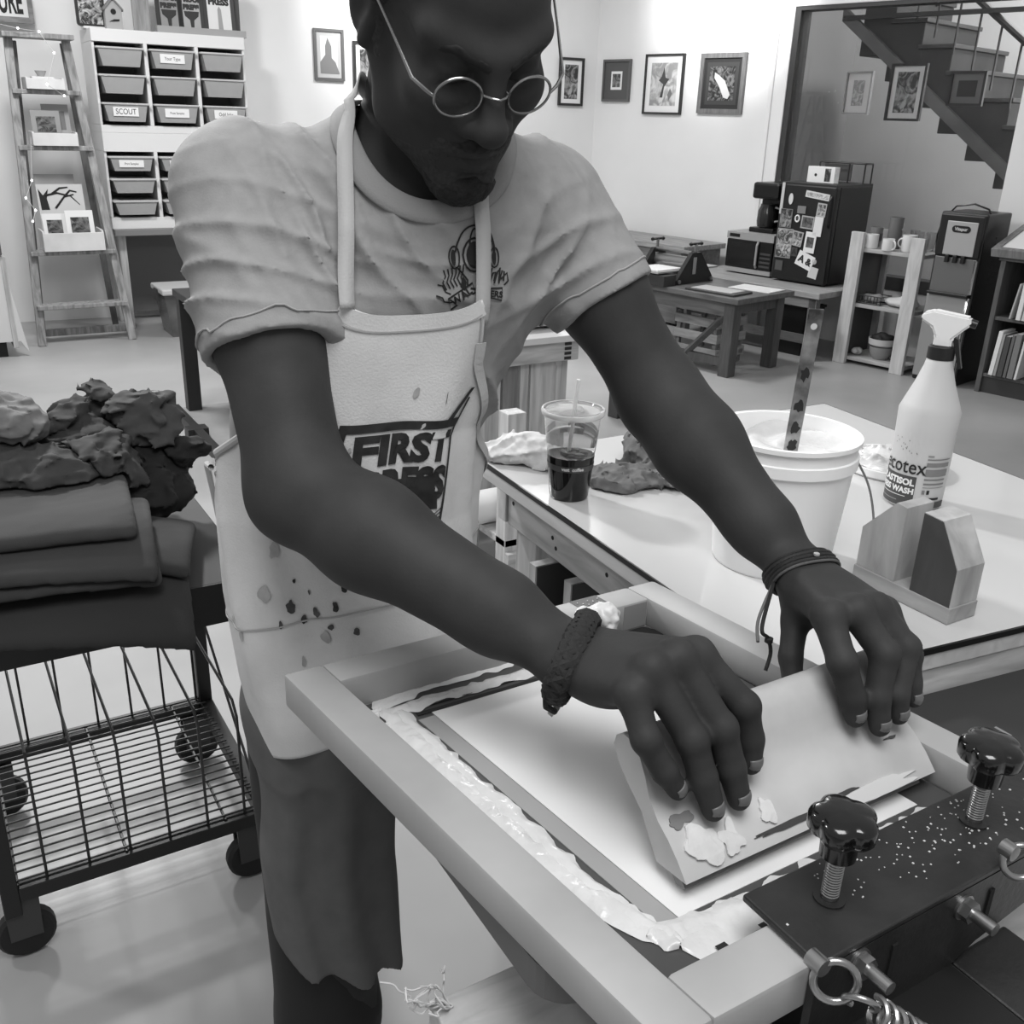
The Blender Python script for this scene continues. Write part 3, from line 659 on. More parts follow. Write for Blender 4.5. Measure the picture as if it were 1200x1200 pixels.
# waste bin
t = rthing('waste_bin', 'black waste bin on the floor beside the pine shelf', 'bin', .58, -.68); bm_ = M('bin_black', 22, .5)
b = MB(); p = [(-.10, -.085, 0), (.10, -.085, 0), (.10, .085, 0), (-.10, .085, 0), (-.125, -.105, .335), (.125, -.105, .335), (.125, .105, .335), (-.125, .105, .335)]
o = b.poly(p, [(3, 2, 1, 0), (0, 1, 5, 4), (1, 2, 6, 5), (2, 3, 7, 6), (3, 0, 4, 7)]).build('body', bm_, t); solidify(o, .006)
b = MB()
for lo, hi in (((-.132, -.112, .325), (.132, -.10, .343)), ((-.132, .10, .325), (.132, .112, .343)), ((-.132, -.10, .325), (-.12, .10, .343)), ((.12, -.10, .325), (.132, .10, .343))): b.box(lo, hi)
b.build('rim', bm_, t)
# wooden chest by the wall
t = rthing('flat_wooden_chest', 'long low wooden chest against the wall under the pictures', 'chest', .36, .98)
box('body', (-.24, -.56, .02), (.26, .56, .58), WOOD('chest_side', 112, (12, 1.5, 12), knots=False), t, .004); box('lid', (-.26, -.60, .58), (.27, .60, .62), WOOD('chest_top', 142, (12, 1.5, 12), knots=False), t, .004)
# dark table with proof press
t = rthing('work_table', 'dark wooden table carrying the small proof press', 'table', 1.38, -.20)
dwt = WOOD('table_dark', 92, (12, 1.6, 12), knots=False, rough=.4); dwl = WOOD('table_leg_dark', 74, (12, 12, 1.6), knots=False)
box('tabletop', (-.30, -.70, .47), (.32, .75, .505), dwt, t, .004)
for x in (-.27, .20):
    for y in (-.66, .62): box('leg', (x, y, 0), (x + .08, y + .08, .47), dwl, t, .004)
box('apron', (-.26, -.58, .38), (-.235, .62, .47), dwt, t); box('end_apron', (-.19, -.65, .40), (.20, -.63, .47), dwl, t)
rl = lambda a, b_, nm, m_, w_=.04: MB().tube([a, b_], w_ * .6, 4).build(nm, m_, t)
rl((-.24, -.25, .05), (-.24, -.62, .43), 'brace', dwl)
box('foot_rail', (-.25, -.58, .06), (-.21, .62, .11), dwl, t)
t = rthing('proof_press', 'small etching press with black triangular side frames and steel roller', 'press', 1.38, -.08, .505)
pb = M('press_black', 18, .4); steel = M('steel', 150, .3, .9)
for y in (-.245, .085):
    MB().prism([(-.20, 0), (.20, 0), (.19, .03), (.045, .20), (-.045, .20), (-.19, .03)], 1, y, y + .03).build('side_frame', pb, t)
    MB().tube([(0, y + .015, .20), (0, y + .015, .255)], .010, 8).build('screw', steel, t)
    MB().tube([(-.05, y + .015, .255), (.05, y + .015, .255)], .008, 8).build('t_handle', pb, t)
    for x in (-.055, .055): MB().lathe([(0, -.014), (.013, -.006), (.013, .006), (0, .014)], 10, Matrix.Translation((x, y + .015, .255))).build('knob', pb, t, True)
    box('bearing_block', (-.035, y - .004, .06), (-.002, y + .0, .17), sil, t, .002)
    for x in (-.17, .17): MB().tube([(x, y - .01, .02), (x, y, .02)], .014, 6).build('bolt', steel, t)
MB().tube([(0, -.215, .12), (0, .085, .12)], .045, 20).build('roller', steel, t, True); MB().tube([(0, -.215, .04), (0, .085, .04)], .035, 16).build('lower_roller', steel, t, True); MB().tube([(-.02, -.215, .195), (-.02, .085, .195)], .012, 10).build('cross_rod', steel, t, True)
box('press_bed', (-.34, -.205, .078), (.30, .075, .09), M('bed_grey', 150, .5), t, .002); box('bed_front', (-.33, -.25, .0), (-.21, -.02, .07), M('bed_dark', 45, .5), t, .003)
box('blanket', (-.32, -.18, .0905), (-.06, .03, .096), M('blanket_white', 210, .8), t)
t = rthing('paper_sheet', 'white sheet of paper on the corner of dark table', 'paper', 1.22, -.70, .506, turn=.1); box('sheet', (-.11, -.16, 0), (.11, .14, .004), M('sheet_white', 205, .7), t)
t = rthing('clipboard', 'dark framed tray with white sheet at table\'s right corner', 'tray', 1.53, -.62, .506, turn=.06); box('board', (-.11, -.20, 0), (.11, .17, .012), M('clip_dark', 60, .5), t, .003); box('sheet', (-.085, -.16, .0125), (.085, .14, .015), M('sheet_white2', 170, .6), t)
# wooden crate under the table
t = rthing('slatted_crate', 'wooden slatted crate under the dark table', 'crate', 1.28, -.42)
cw = WOOD('crate_wood', 165, (12, 2, 12))
for z in (.05, .15, .25):
    box('slat', (-.19, -.20, z), (-.175, .16, z + .06), cw, t, .002); box('slat', (.12, -.20, z), (.135, .16, z + .06), cw, t, .002)
    box('end_slat', (-.175, -.20, z), (.12, -.186, z + .06), WOOD('crate_wood_x', 165, (2, 12, 12)), t, .002)
for x in (-.172, .095):
    for y in (-.184, .125): box('post', (x, y, .0), (x + .025, y + .03, .33), WOOD('crate_post', 120, (12, 12, 2)), t)
box('bottom', (-.17, -.18, .03), (.12, .15, .045), cw, t)
# dark stool (its leg shows beyond the man's forearm)
t = rthing('dark_stool', 'dark stool whose leg shows below the man\'s left arm', 'stool', 2.70, -1.03, turn=0)
box('seat', (-.22, -.16, .34), (.0, .05, .38), dwt, t, .01)
for x in (-.21, -.085):
    for y in (-.15, -.03): box('leg', (x, y, 0), (x + .075, y + .07, .34), M('stool_dark', 58, .6), t, .004)
box('stretcher', (-.135, -.13, .1), (-.085, -.11, .15), M('stool_dark', 58, .6), t)
# pine shelf with mugs
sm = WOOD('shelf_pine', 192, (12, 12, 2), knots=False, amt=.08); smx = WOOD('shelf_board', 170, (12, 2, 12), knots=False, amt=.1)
t = rthing('pine_shelf', 'small open pine shelf holding mugs and a bowl', 'shelf', .42, -1.245)
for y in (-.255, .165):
    box('post', (-.20, y, 0), (-.165, y + .09, .872), sm, t, .003); box('rear_post', (.165, y, 0), (.20, y + .09, .872), WOOD('shelf_pine_shaded', 150, (12, 12, 2), knots=False, amt=.08), t, .003)  # rear posts: same pine as the front, shade put into the colour
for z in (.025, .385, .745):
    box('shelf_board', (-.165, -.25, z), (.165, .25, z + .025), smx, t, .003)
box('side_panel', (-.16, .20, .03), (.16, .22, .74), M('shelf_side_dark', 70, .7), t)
mw = M('mug_white', 222, .3)
def mug(label, o, s, mat, r=.036, h=.085, ang=2.2, z=.771, band=None):
    t = rthing('mug', label, 'mug', o, s, z, 'mugs on the pine shelf')
    b = MB(); b.lathe([(0, .004), (r * .92, 0), (r, .008), (r, h), (r - .004, h), (r - .004, .012), (0, .01)], 20); b.build('cup', mat, t, True)
    c, s_ = math.cos(ang), math.sin(ang)
    b = MB(); b.tube([((r - .002 + .026 * math.sin(q)) * c, (r - .002 + .026 * math.sin(q)) * s_, h * .5 + .028 * math.cos(q)) for q in [PI * k / 8 for k in range(9)]], .005, 6); b.build('handle', mat, t, True)
    if band:
        b = MB(); b.lathe([(r + .0008, h * .3), (r + .0008, h * .7)], 20); b.build('band', band, t, True)
mug('white mug with dark bird at shelf left', .54, -1.10, mw, .042, .09, 1.4)
mug('short white mug in the middle of shelf top', .57, -1.235, mw, .038, .075, 4.4)
mug('wide white mug with dark rim beside the right post', .50, -1.34, mw, .046, .105, 1.8)
mug('tall grey travel mug behind the white ones', .42, -1.19, M('mug_grey', 108, .4), .046, .20, 4.6)
mug('grey banded mug stacked at the left back', .42, -1.06, M('mug_grey2', 120, .4), .042, .125, 1.5, band=M('mug_band', 80, .5))
for o_, s_, lb in ((.36, -1.33, 'clear glass standing right behind the wide white mug'), (.33, -1.40, 'clear glass rearmost at the right of shelf top'), (.30, -1.27, 'clear glass at the back behind the tall travel mug'), (.44, -1.41, 'clear glass closest to the right front post')):
    t = rthing('drinking_glass', lb, 'glass', o_, s_, .771, 'glasses on the pine shelf')
    b = MB(); b.lathe([(0, .002), (.026, 0), (.032, .12), (.0305, .12), (.025, .008), (0, .006)], 16); b.build('tumbler', M('clear_glass', 235, .02, trans=.95), t, True)
t = rthing('wire_basket', 'dark wire basket with sachets on the middle shelf', 'basket', .50, -1.152, .4115)
for z in (.005, .055): MB().tube([(-.07, -.095, z), (.07, -.095, z), (.07, .095, z), (-.07, .095, z)], .004, 6, True).build('hoop', iron, t)
for k in range(9): MB().tube([(-.07, -.095 + k * .02375, .005), (-.07, -.095 + k * .02375, .055)], .003, 5).build('wire', iron, t)
mesh_sdf('sachets', [('add', ell((0, 0, .034), (.05, .075, .03)), 0), ('mod', lambda P, d: d + .012 * vn(P, 30, 3), 0), ('and', lambda P: .010 - P[:, 2], 0)], (-.08, -.12, 0), (.08, .12, .09), .008, M('sachet', 150, .7), t)
t = rthing('folded_cloths', 'crumpled white cloths on the middle shelf', 'cloth', .47, -1.35, .4115)
mesh_sdf('cloth', [('add', ell((0, 0, .03), (.09, .12, .035)), 0), ('add', ell((-.02, -.05, .06), (.05, .06, .035)), .02), ('mod', lambda P, d: d + .012 * np.abs(vn(P, 26, 5)), 0), ('and', lambda P: -P[:, 2] + 0., 0)], (-.12, -.15, -.01), (.12, .15, .12), .008, M('cloth_white', 205, .8), t)
t = rthing('ceramic_bowl', 'pale bowl holding a dark one on the bottom shelf', 'bowl', .48, -1.265, .0515)
MB().lathe([(0, 0), (.05, 0), (.075, .04), (.08, .085), (.075, .085), (.065, .04), (0, .02)], 24).build('lower_bowl', M('bowl_grey', 140, .4), t, True); MB().lathe([(.05, .075), (.09, .10), (.095, .14), (.09, .14), (.08, .105), (0, .09)], 24).build('upper_bowl', M('bowl_pale', 195, .4), t, True)
mesh_sdf('dark_filling', [('add', ell((0, 0, .14), (.075, .075, .035)), 0), ('mod', lambda P, d: d + .01 * vn(P, 30, 8), 0)], (-.1, -.1, .08), (.1, .1, .2), .008, M('filling_dark', 25, .7), t)
t = rthing('ribbon_pile', 'pile of pale ribbon on the bottom shelf left', 'ribbon', .50, -1.10, .0515)
mesh_sdf('ribbon', [('add', ell((0, 0, .026), (.05, .040, .03)), 0), ('mod', lambda P, d: d + .018 * np.abs(vn(P, 34, 5)), 0)], (-.09, -.09, 0), (.09, .09, .09), .007, M('ribbon_pale', 175, .7), t)
# water cooler
t = rthing('water_cooler', 'tall black and silver water cooler beside the pine shelf', 'water cooler', .45, -1.715)
ss = M('brushed_steel', 165, .35, .6, bump=(40, .03)); bk = M('cooler_black', 20, .35)
box('side_shell', (-.165, -.145, .0), (.17, .145, 1.05), bk, t, .01)
box('door', (-.185, -.138, .03), (-.165, .138, .555), ss, t, .006); box('dispenser_top', (-.185, -.138, .79), (-.165, .138, 1.04), bk, t, .01)
box('front_plate', (-.192, -.105, .80), (-.184, .085, 1.0), M('plate_silver', 176, .3, .3), t, .004); MB().prism([(-.045 + .02 * math.cos(q), .955 + .02 * math.sin(q)) for q in [PI / 2 + k * PI / 6 for k in range(7)]] + [(.03 + .02 * math.cos(q), .955 + .02 * math.sin(q)) for q in [-PI / 2 + k * PI / 6 for k in range(7)]], 0, -.195, -.1925).build('badge', bk, t)
letters('badge_lettering', 'Vitapur', .026, lambda x, y: (-.1958, -.007 - x, .955 + y), M('badge_pale', 190, .5), t, bold=.001)
box('recess', (-.178, -.13, .57), (-.164, .13, .785), M('recess_steel', 120, .25, .5), t, .004)
for y, nm in ((.05, 'tap'), (0, 'tap'), (-.05, 'tap')): box(nm, (-.20, y - .012, .755), (-.178, y + .012, .80), bk, t, .003)
box('drip_tray', (-.215, -.13, .555), (-.165, .13, .575), bk, t, .004)
MB().tube([(-.185, -.13, .06), (-.20, -.13, .08), (-.20, -.13, .53), (-.185, -.13, .55)], .011, 8).build('handle', M('chrome', 200, .15, 1), t, True)
MB().tube([(-.188, -.135, .58), (-.188, -.135, .78)], .012, 8).build('corner_strip', M('chrome', 200, .15, 1), t, True)
for k in range(9): box('vent_slot', (.0, -.148, .62 + k * .035), (.10, -.1445, .632 + k * .035), M('vent_grey', 60, .5), t)
MB().tube([(-.10, .13, 1.03), (-.10, .09, 1.08), (-.10, -.02, 1.10), (-.10, -.11, 1.075), (-.10, -.135, 1.04)], .006, 6).build('top_cord', bk, t, True)
MB().tube([(-.12, .15, 1.0), (-.13, .165, .9), (-.12, .16, .8)], .005, 6).build('side_cord', bk, t, True)
# bookshelf
t = rthing('bookshelf', 'dark low bookshelf full of books at the right edge', 'bookshelf', .44, -2.38); bd = WOOD('bookshelf_wood', 84, (12, 12, 2), knots=False)
box('side_panel', (-.17, .37, 0), (.19, .40, .80), bd, t, .003); box('side_panel', (-.17, -.40, 0), (.19, -.37, .80), bd, t, .003)
box('top_board', (-.18, -.41, .80), (.19, .41, .825), bd, t, .003)
for z in (.10, .45): box('shelf_board', (-.16, -.37, z), (.18, .37, z + .022), bd, t, .002)
box('plinth', (-.15, -.37, 0), (-.13, .37, .10), M('plinth_dark', 50, .6), t); box('back_panel', (.18, -.37, .1), (.19, .37, .80), M('shelf_back', 35, .7), t)
def books(z, shelf, rows):
    y = .325
    for gap, wd, h, v, lean, lb in rows:
        y -= gap
        bk_ = rthing('book', lb, 'book', .54, -2.38 + y, z + .0015 + wd * math.sin(lean), 'books on the %s shelf' % shelf); bk_.rotation_euler = (lean, 0, AN)
        box('cover', (-.10, -wd, 0), (.08, 0, h), M('book_%d' % v, v, .6), bk_, .002); box('pages', (-.092, -wd + .003, h), (.078, -.003, h + .001), M('book_pages', 200, .8), bk_)
        y -= wd
books(.1225, 'lower', ((.0, .026, .27, 222, .05, 'white book first on the left of the lower bookshelf'), (.004, .016, .255, 150, .04, 'thin grey book next to the white one on lower shelf'), (.006, .030, .245, 70, .03, 'thick dark mottled book on the lower shelf'), (.006, .018, .26, 96, .03, 'thin dark book right of the mottled one, lower shelf'), (.006, .034, .27, 120, .02, 'thick mid grey book on the lower shelf'), (.008, .014, .25, 215, .05, 'slim white book near the right edge of lower shelf')))
books(.4725, 'upper', ((.05, .010, .21, 176, .11, 'thin leaning grey book alone on the upper shelf'), (.030, .026, .235, 222, .02, 'thick white book on the upper shelf'), (.008, .018, .225, 200, .05, 'pale book leaning right of thick white one, upper shelf'), (.008, .022, .20, 150, .03, 'shorter grey book at right edge of the upper shelf')))
t = rthing('leaning_frame', 'white panel in grey wooden frame tilted on the bookshelf top', 'frame', .44, -2.25, .825, turn=0); fgm = WOOD('tray_grey', 120, (12, 12, 2), knots=False)
t.rotation_euler = (0, -.30, AN)
for lo, hi in (((-.22, -.28, 0), (-.18, .32, .05)), ((.15, -.28, 0), (.19, .32, .05)), ((-.18, .28, 0), (.15, .32, .05)), ((-.18, -.28, 0), (.15, -.24, .05))): box('rail', lo, hi, fgm, t, .003)
box('panel', (-.18, -.24, .03), (.15, .28, .042), M('panel_white', 222, .6), t)
t.location.z = .885

# ---------------------------------------------------------------- printing press, screen, tables
def quad(A, B, C_, D_):
    A, B, C_, D_ = [Vector(p).to_2d() for p in (A, B, C_, D_)]
    def f(s, t, z): 
        p = (A * (1 - s) + B * s) * (1 - t) + (D_ * (1 - s) + C_ * s) * t
        return (p.x, p.y, z)
    return f
Fq = quad((.241, .803), (.690, .803), (.752, .303), (.302, .303))      # screen: s across, t towards the camera
def qbar(b, F, s0, s1, t0, t1, z0, z1, bev=0):
    t = bmesh.new(); v = [t.verts.new(F(s, q, z)) for z in (z0, z1) for s, q in ((s0, t0), (s1, t0), (s1, t1), (s0, t1))]
    for f in ((3, 2, 1, 0), (4, 5, 6, 7), (0, 1, 5, 4), (1, 2, 6, 5), (2, 3, 7, 6), (3, 0, 4, 7)): t.faces.new([v[i] for i in f])
    bmesh.ops.recalc_face_normals(t, faces=t.faces[:])
    if bev: bmesh.ops.bevel(t, geom=t.edges[:], offset=bev, segments=2, affect='EDGES', profile=.5)
    return b.add(t)
ZB, ZF = .9635, 1.0
t = thing('print_screen', 'silkscreen in a painted wooden frame smeared with white ink, under the hands', 'screen frame'); frm = M('frame_paint', 160, .5, noise=(9, .05))
s0, s1, t0, t1 = .088, .912, .074, .918
for q in ((0, s0, 0, 1), (s1, 1, 0, 1)): qbar(MB(), Fq, *q, ZB, ZF, .004).build('frame_bar', frm, t, True)
for q in ((s0 - .002, s1 + .002, 0, t0), (s0 - .002, s1 + .002, t1, 1)): qbar(MB(), Fq, *q, ZB, ZF, .004).build('frame_bar', frm, t, True)
emul = M('emulsion', 74, .35, noise=(6, .06))
qbar(MB(), Fq, s0, s1, t0, t1, .9642, .9650).build('screen_mesh', emul, t)
qbar(MB(), Fq, .245, .83, .150, .80, .9650, .9656).build('stencil_opening', M('wet_white', 222, .3), t)
qbar(MB(), Fq, .205, .243, .17, .80, .9650, .9658).build('tape_strip', M('grey_tape', 150, .5), t)
qbar(MB(), Fq, .212, .83, .148, .158, .9657, .9662).build('stencil_line', M('line_black', 30, .5), t); qbar(MB(), Fq, .20, .60, .128, .136, .9657, .9662).build('stencil_line', MATS['line_black'], t)
inkm = M('white_ink', 208, .22, bump=(90, .35), noise=(30, .04))
def ink_ribbon(name, pts, w0, h0, seed, n=90, rag=.5):
    """raised ragged bead of ink along a polyline in (s,t)"""
    P = [Vector(Fq(s, q, .965)) for s, q in pts]; L = [0]
    for a, b_ in zip(P, P[1:]): L.append(L[-1] + (b_ - a).length)
    ts = np.linspace(0, L[-1], n); C3 = np.stack([np.interp(ts, L, [p[k] for p in P]) for k in range(3)], 1)
    tg = np.gradient(C3, axis=0); tg /= np.linalg.norm(tg, axis=1)[:, None]; nr = np.stack([-tg[:, 1], tg[:, 0], 0 * ts], 1)
    e1 = vn(np.stack([ts * 90, ts * 0, ts * 0], 1), 1, seed); e2 = vn(np.stack([ts * 130, ts * 0, ts * 0], 1), 1, seed + 5); e3 = vn(np.stack([ts * 60, ts * 0, ts * 0], 1), 1, seed + 9)
    rows = []
    for k, x in enumerate((-1, -.75, -.4, -.1, .2, .5, .8, 1)):
        wv = w0 * (1 + rag * (e1 if x < 0 else e2)) * np.minimum(1, np.minimum(np.arange(n), n - 1 - np.arange(n)) / 3 + .15)
        hz = h0 * (1 - abs(x) ** 2) * (1 + .6 * e3 + .5 * vn(np.stack([ts * 200, ts * 0 + k, ts * 0], 1), 1, seed + 3))
        rows.append(C3 + nr * (x * wv)[:, None] + np.outer(np.maximum(hz, .0002) + .0008, (0, 0, 1)))
    X = np.stack(rows, 1).reshape(-1, 3); m = 8
    Q = [(i * m + k, (i + 1) * m + k, (i + 1) * m + k + 1, i * m + k + 1) for i in range(n - 1) for k in range(m - 1)]
    return raw_mesh(name, X, Q, inkm, t)
ink_ribbon('ink_ridge', [(.165, .105), (.155, .3), (.150, .5), (.155, .70), (.20, .845)], .0105, .0035, 1, 160)
ink_ribbon('ink_ridge', [(.185, .12), (.182, .4), (.178, .75), (.21, .84)], .0075, .003, 2, 120)
ink_ribbon('ink_ridge', [(.15, .125), (.30, .120), (.55, .122)], .0085, .003, 3, 90)
ink_ribbon('ink_ridge', [(.145, .095), (.30, .07), (.52, .072)], .008, .002, 4, 80)
ink_ribbon('ink_smear', [(.20, .845), (.45, .845), (.70, .85), (.90, .85)], .019, .002, 5, 110, .25)
ink_ribbon('ink_smear', [(.17, .81), (.30, .835), (.36, .83)], .012, .003, 6, 50)
for k in range(7): ink_ribbon('ink_splash', [(.16 - .008 * k % .03, .10 + .012 * k), (.125 - .006 * (k % 3), .105 + .014 * k)], .0028, .002, 20 + k, 14)
for s_, q_, a in ((.24, .872, .012), (.275, .885, .014), (.22, .895, .01), (.33, .872, .008), (.40, .876, .009), (.47, .868, .008), (.55, .872, .01), (.62, .862, .012), (.66, .868, .009), (.30, .90, .012)):
    qbar(MB(), Fq, s_, s_ + a * 1.6, q_, q_ + a, .9690, .9694).build('bare_patch', MATS['line_black'], t)
# far corner: sticker, staples, ink blob on the frame
qbar(MB(), Fq, .73, .81, .005, .055, ZF, ZF + .0006).build('dark_label', M('label_dark', 82, .5), t)
for k in range(7): MB().tube([Fq(.74 + .01 * k, .02 + .008 * (k % 3), ZF + .001), Fq(.742 + .01 * k, .022 + .008 * (k % 3), ZF + .001)], .0008, 5).build('staple', M('staple', 220, .2, .8), t)
mesh_sdf('ink_blob', [('add', ell(Fq(.775, .062, ZF - .002), (.017, .010, .007)), 0), ('add', ell(Fq(.785, .082, ZF - .012), (.011, .010, .017)), .008), ('add', ell(Fq(.75, .05, ZF), (.02, .006, .003)), .006), ('mod', lambda P, d: d + .0035 * vn(P, 160, 3), 0)], tuple(np.array(Fq(.775, .06, ZF)) - .05), tuple(np.array(Fq(.775, .06, ZF)) + .05), .0016, inkm, t, slack=.006)
MB().prism([(.605, .705), (.664, .700), (.666, .742), (.650, .765), (.605, .765)], 2, .9655, .9659).build('dark_tape', M('tape_black', 34, .4), t)
MB().tube([(.625, .737, .9662), (.622, .74, .9664), (.619, .7365, .9662), (.622, .7335, .9662), (.6245, .7355, .9662)], .0009, 5).build('curl_of_ink', inkm, t)

qbar(MB(), Fq, .835, .905, .0741, .0752, .968, .9975).build('grey_tape', M('tape_grey2', 130, .5), t)
# squeegee: local y along its length
t = thing('squeegee', 'long wooden squeegee with dark rubber blade pushed by both hands', 'squeegee', (0, 0, 0))
fx = np.array([0, .689, .725]); nz = np.array([0, -.725, .689])            # up the face, out of the face
O0 = np.array([.40, .404, .9735])
wpaint = M('squeegee_wood', 180, .45, noise=(7, .12))
prof = [(.012, .0), (.030, .0), (.045, -.002), (.060, -.006), (.078, -.006), (.092, -.001), (.108, .002), (.122, -.001), (.129, -.009), (.130, -.018), (.125, -.026), (.110, -.029), (.09, -.027), (.07, -.023), (.05, -.026), (.032, -.028)]
def sqp(x, u, n): p = O0 + fx * u + nz * n; return (x, p[1], p[2])
def sq_solid(pr, xa, xb, name, mat, sm=True, ex=1):
    n = len(pr); xs = [xa + (xb - xa) * k / ex for k in range(ex + 1)]
    V = [sqp(x, u, q) for x in xs for u, q in pr]; F = [tuple(range(n - 1, -1, -1)), tuple(ex * n + i for i in range(n))] + [(k * n + i, k * n + (i + 1) % n, (k + 1) * n + (i + 1) % n, (k + 1) * n + i) for k in range(ex) for i in range(n)]
    return MB().poly(V, F).build(name, mat, t, sm)
XA, XB = .413, .694
sq_solid(prof, XA, XB, 'handle', wpaint)
sq_solid([(.008, -.010), (.013, -.020), (.04, -.020), (.04, -.010)], XA + .004, XB - .012, 'rubber_blade', M('blade_dark', 120, .5), False)
def on_face(name, pts, mat, up=.001, thick=.0015): 
    """flat irregular patch lying on the front face; pts in (x, u)"""
    def dn(u): return float(np.interp(u, [.03, .045, .06, .078, .092, .108], [0, -.002, -.006, -.006, -.001, .002]))
    V = [sqp(x, u, dn(u) + up + thick) for x, u in pts] + [sqp(x, u, dn(u)) for x, u in pts]; n = len(pts)
    return MB().poly(V, [tuple(range(n)), tuple(range(2 * n - 1, n - 1, -1))] + [(i, (i + 1) % n, n + (i + 1) % n, n + i) for i in range(n)]).build(name, mat, t)
def blob(cx, cu, rx, ru, seed, n=18):
    r = random.Random(seed); n *= 2; g = [r.uniform(.2, 1.4) for k in range(n)]; g = [(g[k - 2] + 2 * g[k - 1] + 3 * g[k] + 2 * g[(k + 1) % n] + g[(k + 2) % n]) / 9 for k in range(n)]; return [(cx + rx * math.cos(2 * PI * k / n) * g[k], cu + ru * math.sin(2 * PI * k / n) * g[k]) for k in range(n)]
on_face('ink_smear', blob(.440, .034, .018, .018, 3), inkm); on_face('ink_smear', blob(.466, .030, .012, .015, 4), inkm); on_face('ink_smear', blob(.506, .036, .008, .012, 5), inkm, thick=.001)
on_face('ink_smear', blob(.615, .019, .075, .008, 8), M('ink_grey', 205, .4), thick=.0006)
dsm = M('dark_residue', 60, .6)
on_face('dark_smear', blob(.525, .022, .045, .0026, 6, 26), dsm, thick=.0003); on_face('dark_smear', blob(.59, .026, .018, .0026, 9), dsm, thick=.0003); on_face('dark_smear', blob(.432, .055, .014, .006, 10), M('residue_mid', 110, .6), thick=.0003)
on_face('dark_smear', blob(.665, .052, .008, .0016, 11), dsm, thick=.0003)
world_root = []
# clamp
t = thing('hinge_clamp', 'black metal hinge clamp with two star knobs gripping the screen', 'clamp'); bkm = M('powder_black', 36, .42, noise=(30, .15), bump=(160, .12)); zn = M('zinc', 165, .28, .95); knobm = M('knob_black', 10, .18, coat=.4)
MB().box((.421, .296, ZF + .002), (.80, .366, ZF + .008), .0015).build('top_plate', bkm, t)
MB().prism([(.421, ZF + .0018), (.80, ZF + .0018), (.80, .976), (.676, .974), (.672, .962), (.660, .951), (.60, .940), (.57, .928), (.44, .928), (.421, .945)], 1, .296, .302).build('face_plate', bkm, t)
for x in (.497, .603): MB().box((x - .0025, .2945, .955), (x + .0025, .2965, .988), 0).build('slot', M('slot_black', 5, .9), t)
MB().box((.43, .20, .922), (.575, .3015, .930), .001).build('base_flange', M('flange_black', 22, .4), t)
speck_m = M('speck_pale', 200, .3)  # tiny pale specks strewn over the top plate
b = MB(); r3 = random.Random(8)
for k in range(150):
    x = r3.gauss(.585, .06); y = r3.uniform(.312, .362)
    if .425 < x < .78: s_ = r3.uniform(.0003, .0008); b.box((x - s_, y - s_, ZF + .008), (x + s_, y + s_, ZF + .0085))
o = b.build('pale_specks', speck_m, t); o['kind'] = 'stuff'
def star_knob(x, y):
    z0 = ZF + .008; z1 = z0 + .052
    MB().tube([(x, y, z0 - .001), (x, y, z1)], .0058, 20).build('stud', zn, t, True)
    b = MB(); pts = []
    for k in range(40): pts.append((x, y, z0 + .004 + k * .0012))
    b.lathe([(.0057, z0 + .003)] + [(.0057 + (.0006 if k % 2 else -.0002), z0 + .004 + k * .0011) for k in range(42)], 16, c=(x, y)); b.build('thread', zn, t, True)
    n = 60; rows = []
    for (zz, sc, lob) in ((z1 - .014, .52, 0), (z1 + .003, .56, 0), (z1 + .004, .90, 1), (z1 + .007, .99, 1), (z1 + .016, 1.0, 1), (z1 + .0185, .95, 1), (z1 + .0205, .80, .8), (z1 + .0215, .45, .4), (z1 + .022, .0, 0)):
        rows.append([((x + (R_ := .0235 * sc * (1 - lob * .20 * (1 - abs(math.cos(2.5 * a + .4)) ** .7))) * math.cos(a), y + R_ * math.sin(a), zz)) for a in [2 * PI * k / n for k in range(n)]])
    V = [p for r in rows for p in r]; F = [(i * n + k, i * n + (k + 1) % n, (i + 1) * n + (k + 1) % n, (i + 1) * n + k) for i in range(len(rows) - 1) for k in range(n)] + [tuple(range(n - 1, -1, -1))]
    MB().poly(V, F).build('star_knob', knobm, t, True)
    MB().lathe([(.006, z0 - .0005), (.011, z0 - .0005), (.011, z0 + .0015), (.006, z0 + .0015)], 20, c=(x, y)).build('washer', M('washer_dark', 60, .4, .6), t)
star_knob(.471, .334); star_knob(.633, .337)
def hexbolt(p, name='bolt'):
    x, y, z = p; R = .0085
    V = [(x + R * math.cos(k * PI / 3), y + q, z + R * math.sin(k * PI / 3)) for q in (0, -.007) for k in range(6)]
    h = MB().lathe([(0, 0), (.010, 0), (.010, .002), (0, .002)], 20, Matrix.Translation((x, y, z)) @ Matrix.Rotation(PI / 2, 4, 'X')).build(name, zn, t, True)
    MB().poly(V, [tuple(range(6)), tuple(range(11, 5, -1))] + [(k, (k + 1) % 6, 6 + (k + 1) % 6, 6 + k) for k in range(6)], Matrix.Translation((0, -.002, 0))).build('hex_nut', zn, h)
    MB().tube([(x, y, z), (x, y - .026, z)], .0048, 16).build('shank', zn, h, True)
hexbolt((0.4607, 0.2960, 0.9912)); hexbolt((0.5701, 0.2960, 0.9867))
def ring(c, u, v, R, r, name, n=28, part=1.0): 
    c, u, v = Vector(c), Vector(u), Vector(v)
    pts = [c + u * R * math.cos(2 * PI * part * k / n) + v * R * math.sin(2 * PI * part * k / n) for k in range(n + (0 if part == 1 else 1))]
    return MB().tube(pts, r, 10, part == 1).build(name, zn, t, True)
ec = Vector((0.4182, 0.2810, 1.0100)); MB().tube([ec + Vector((-.007, .004, .010)), ec + Vector((-.007, .016, .010))], .0062, 14).build('eye_bolt_shank', zn, t, True)
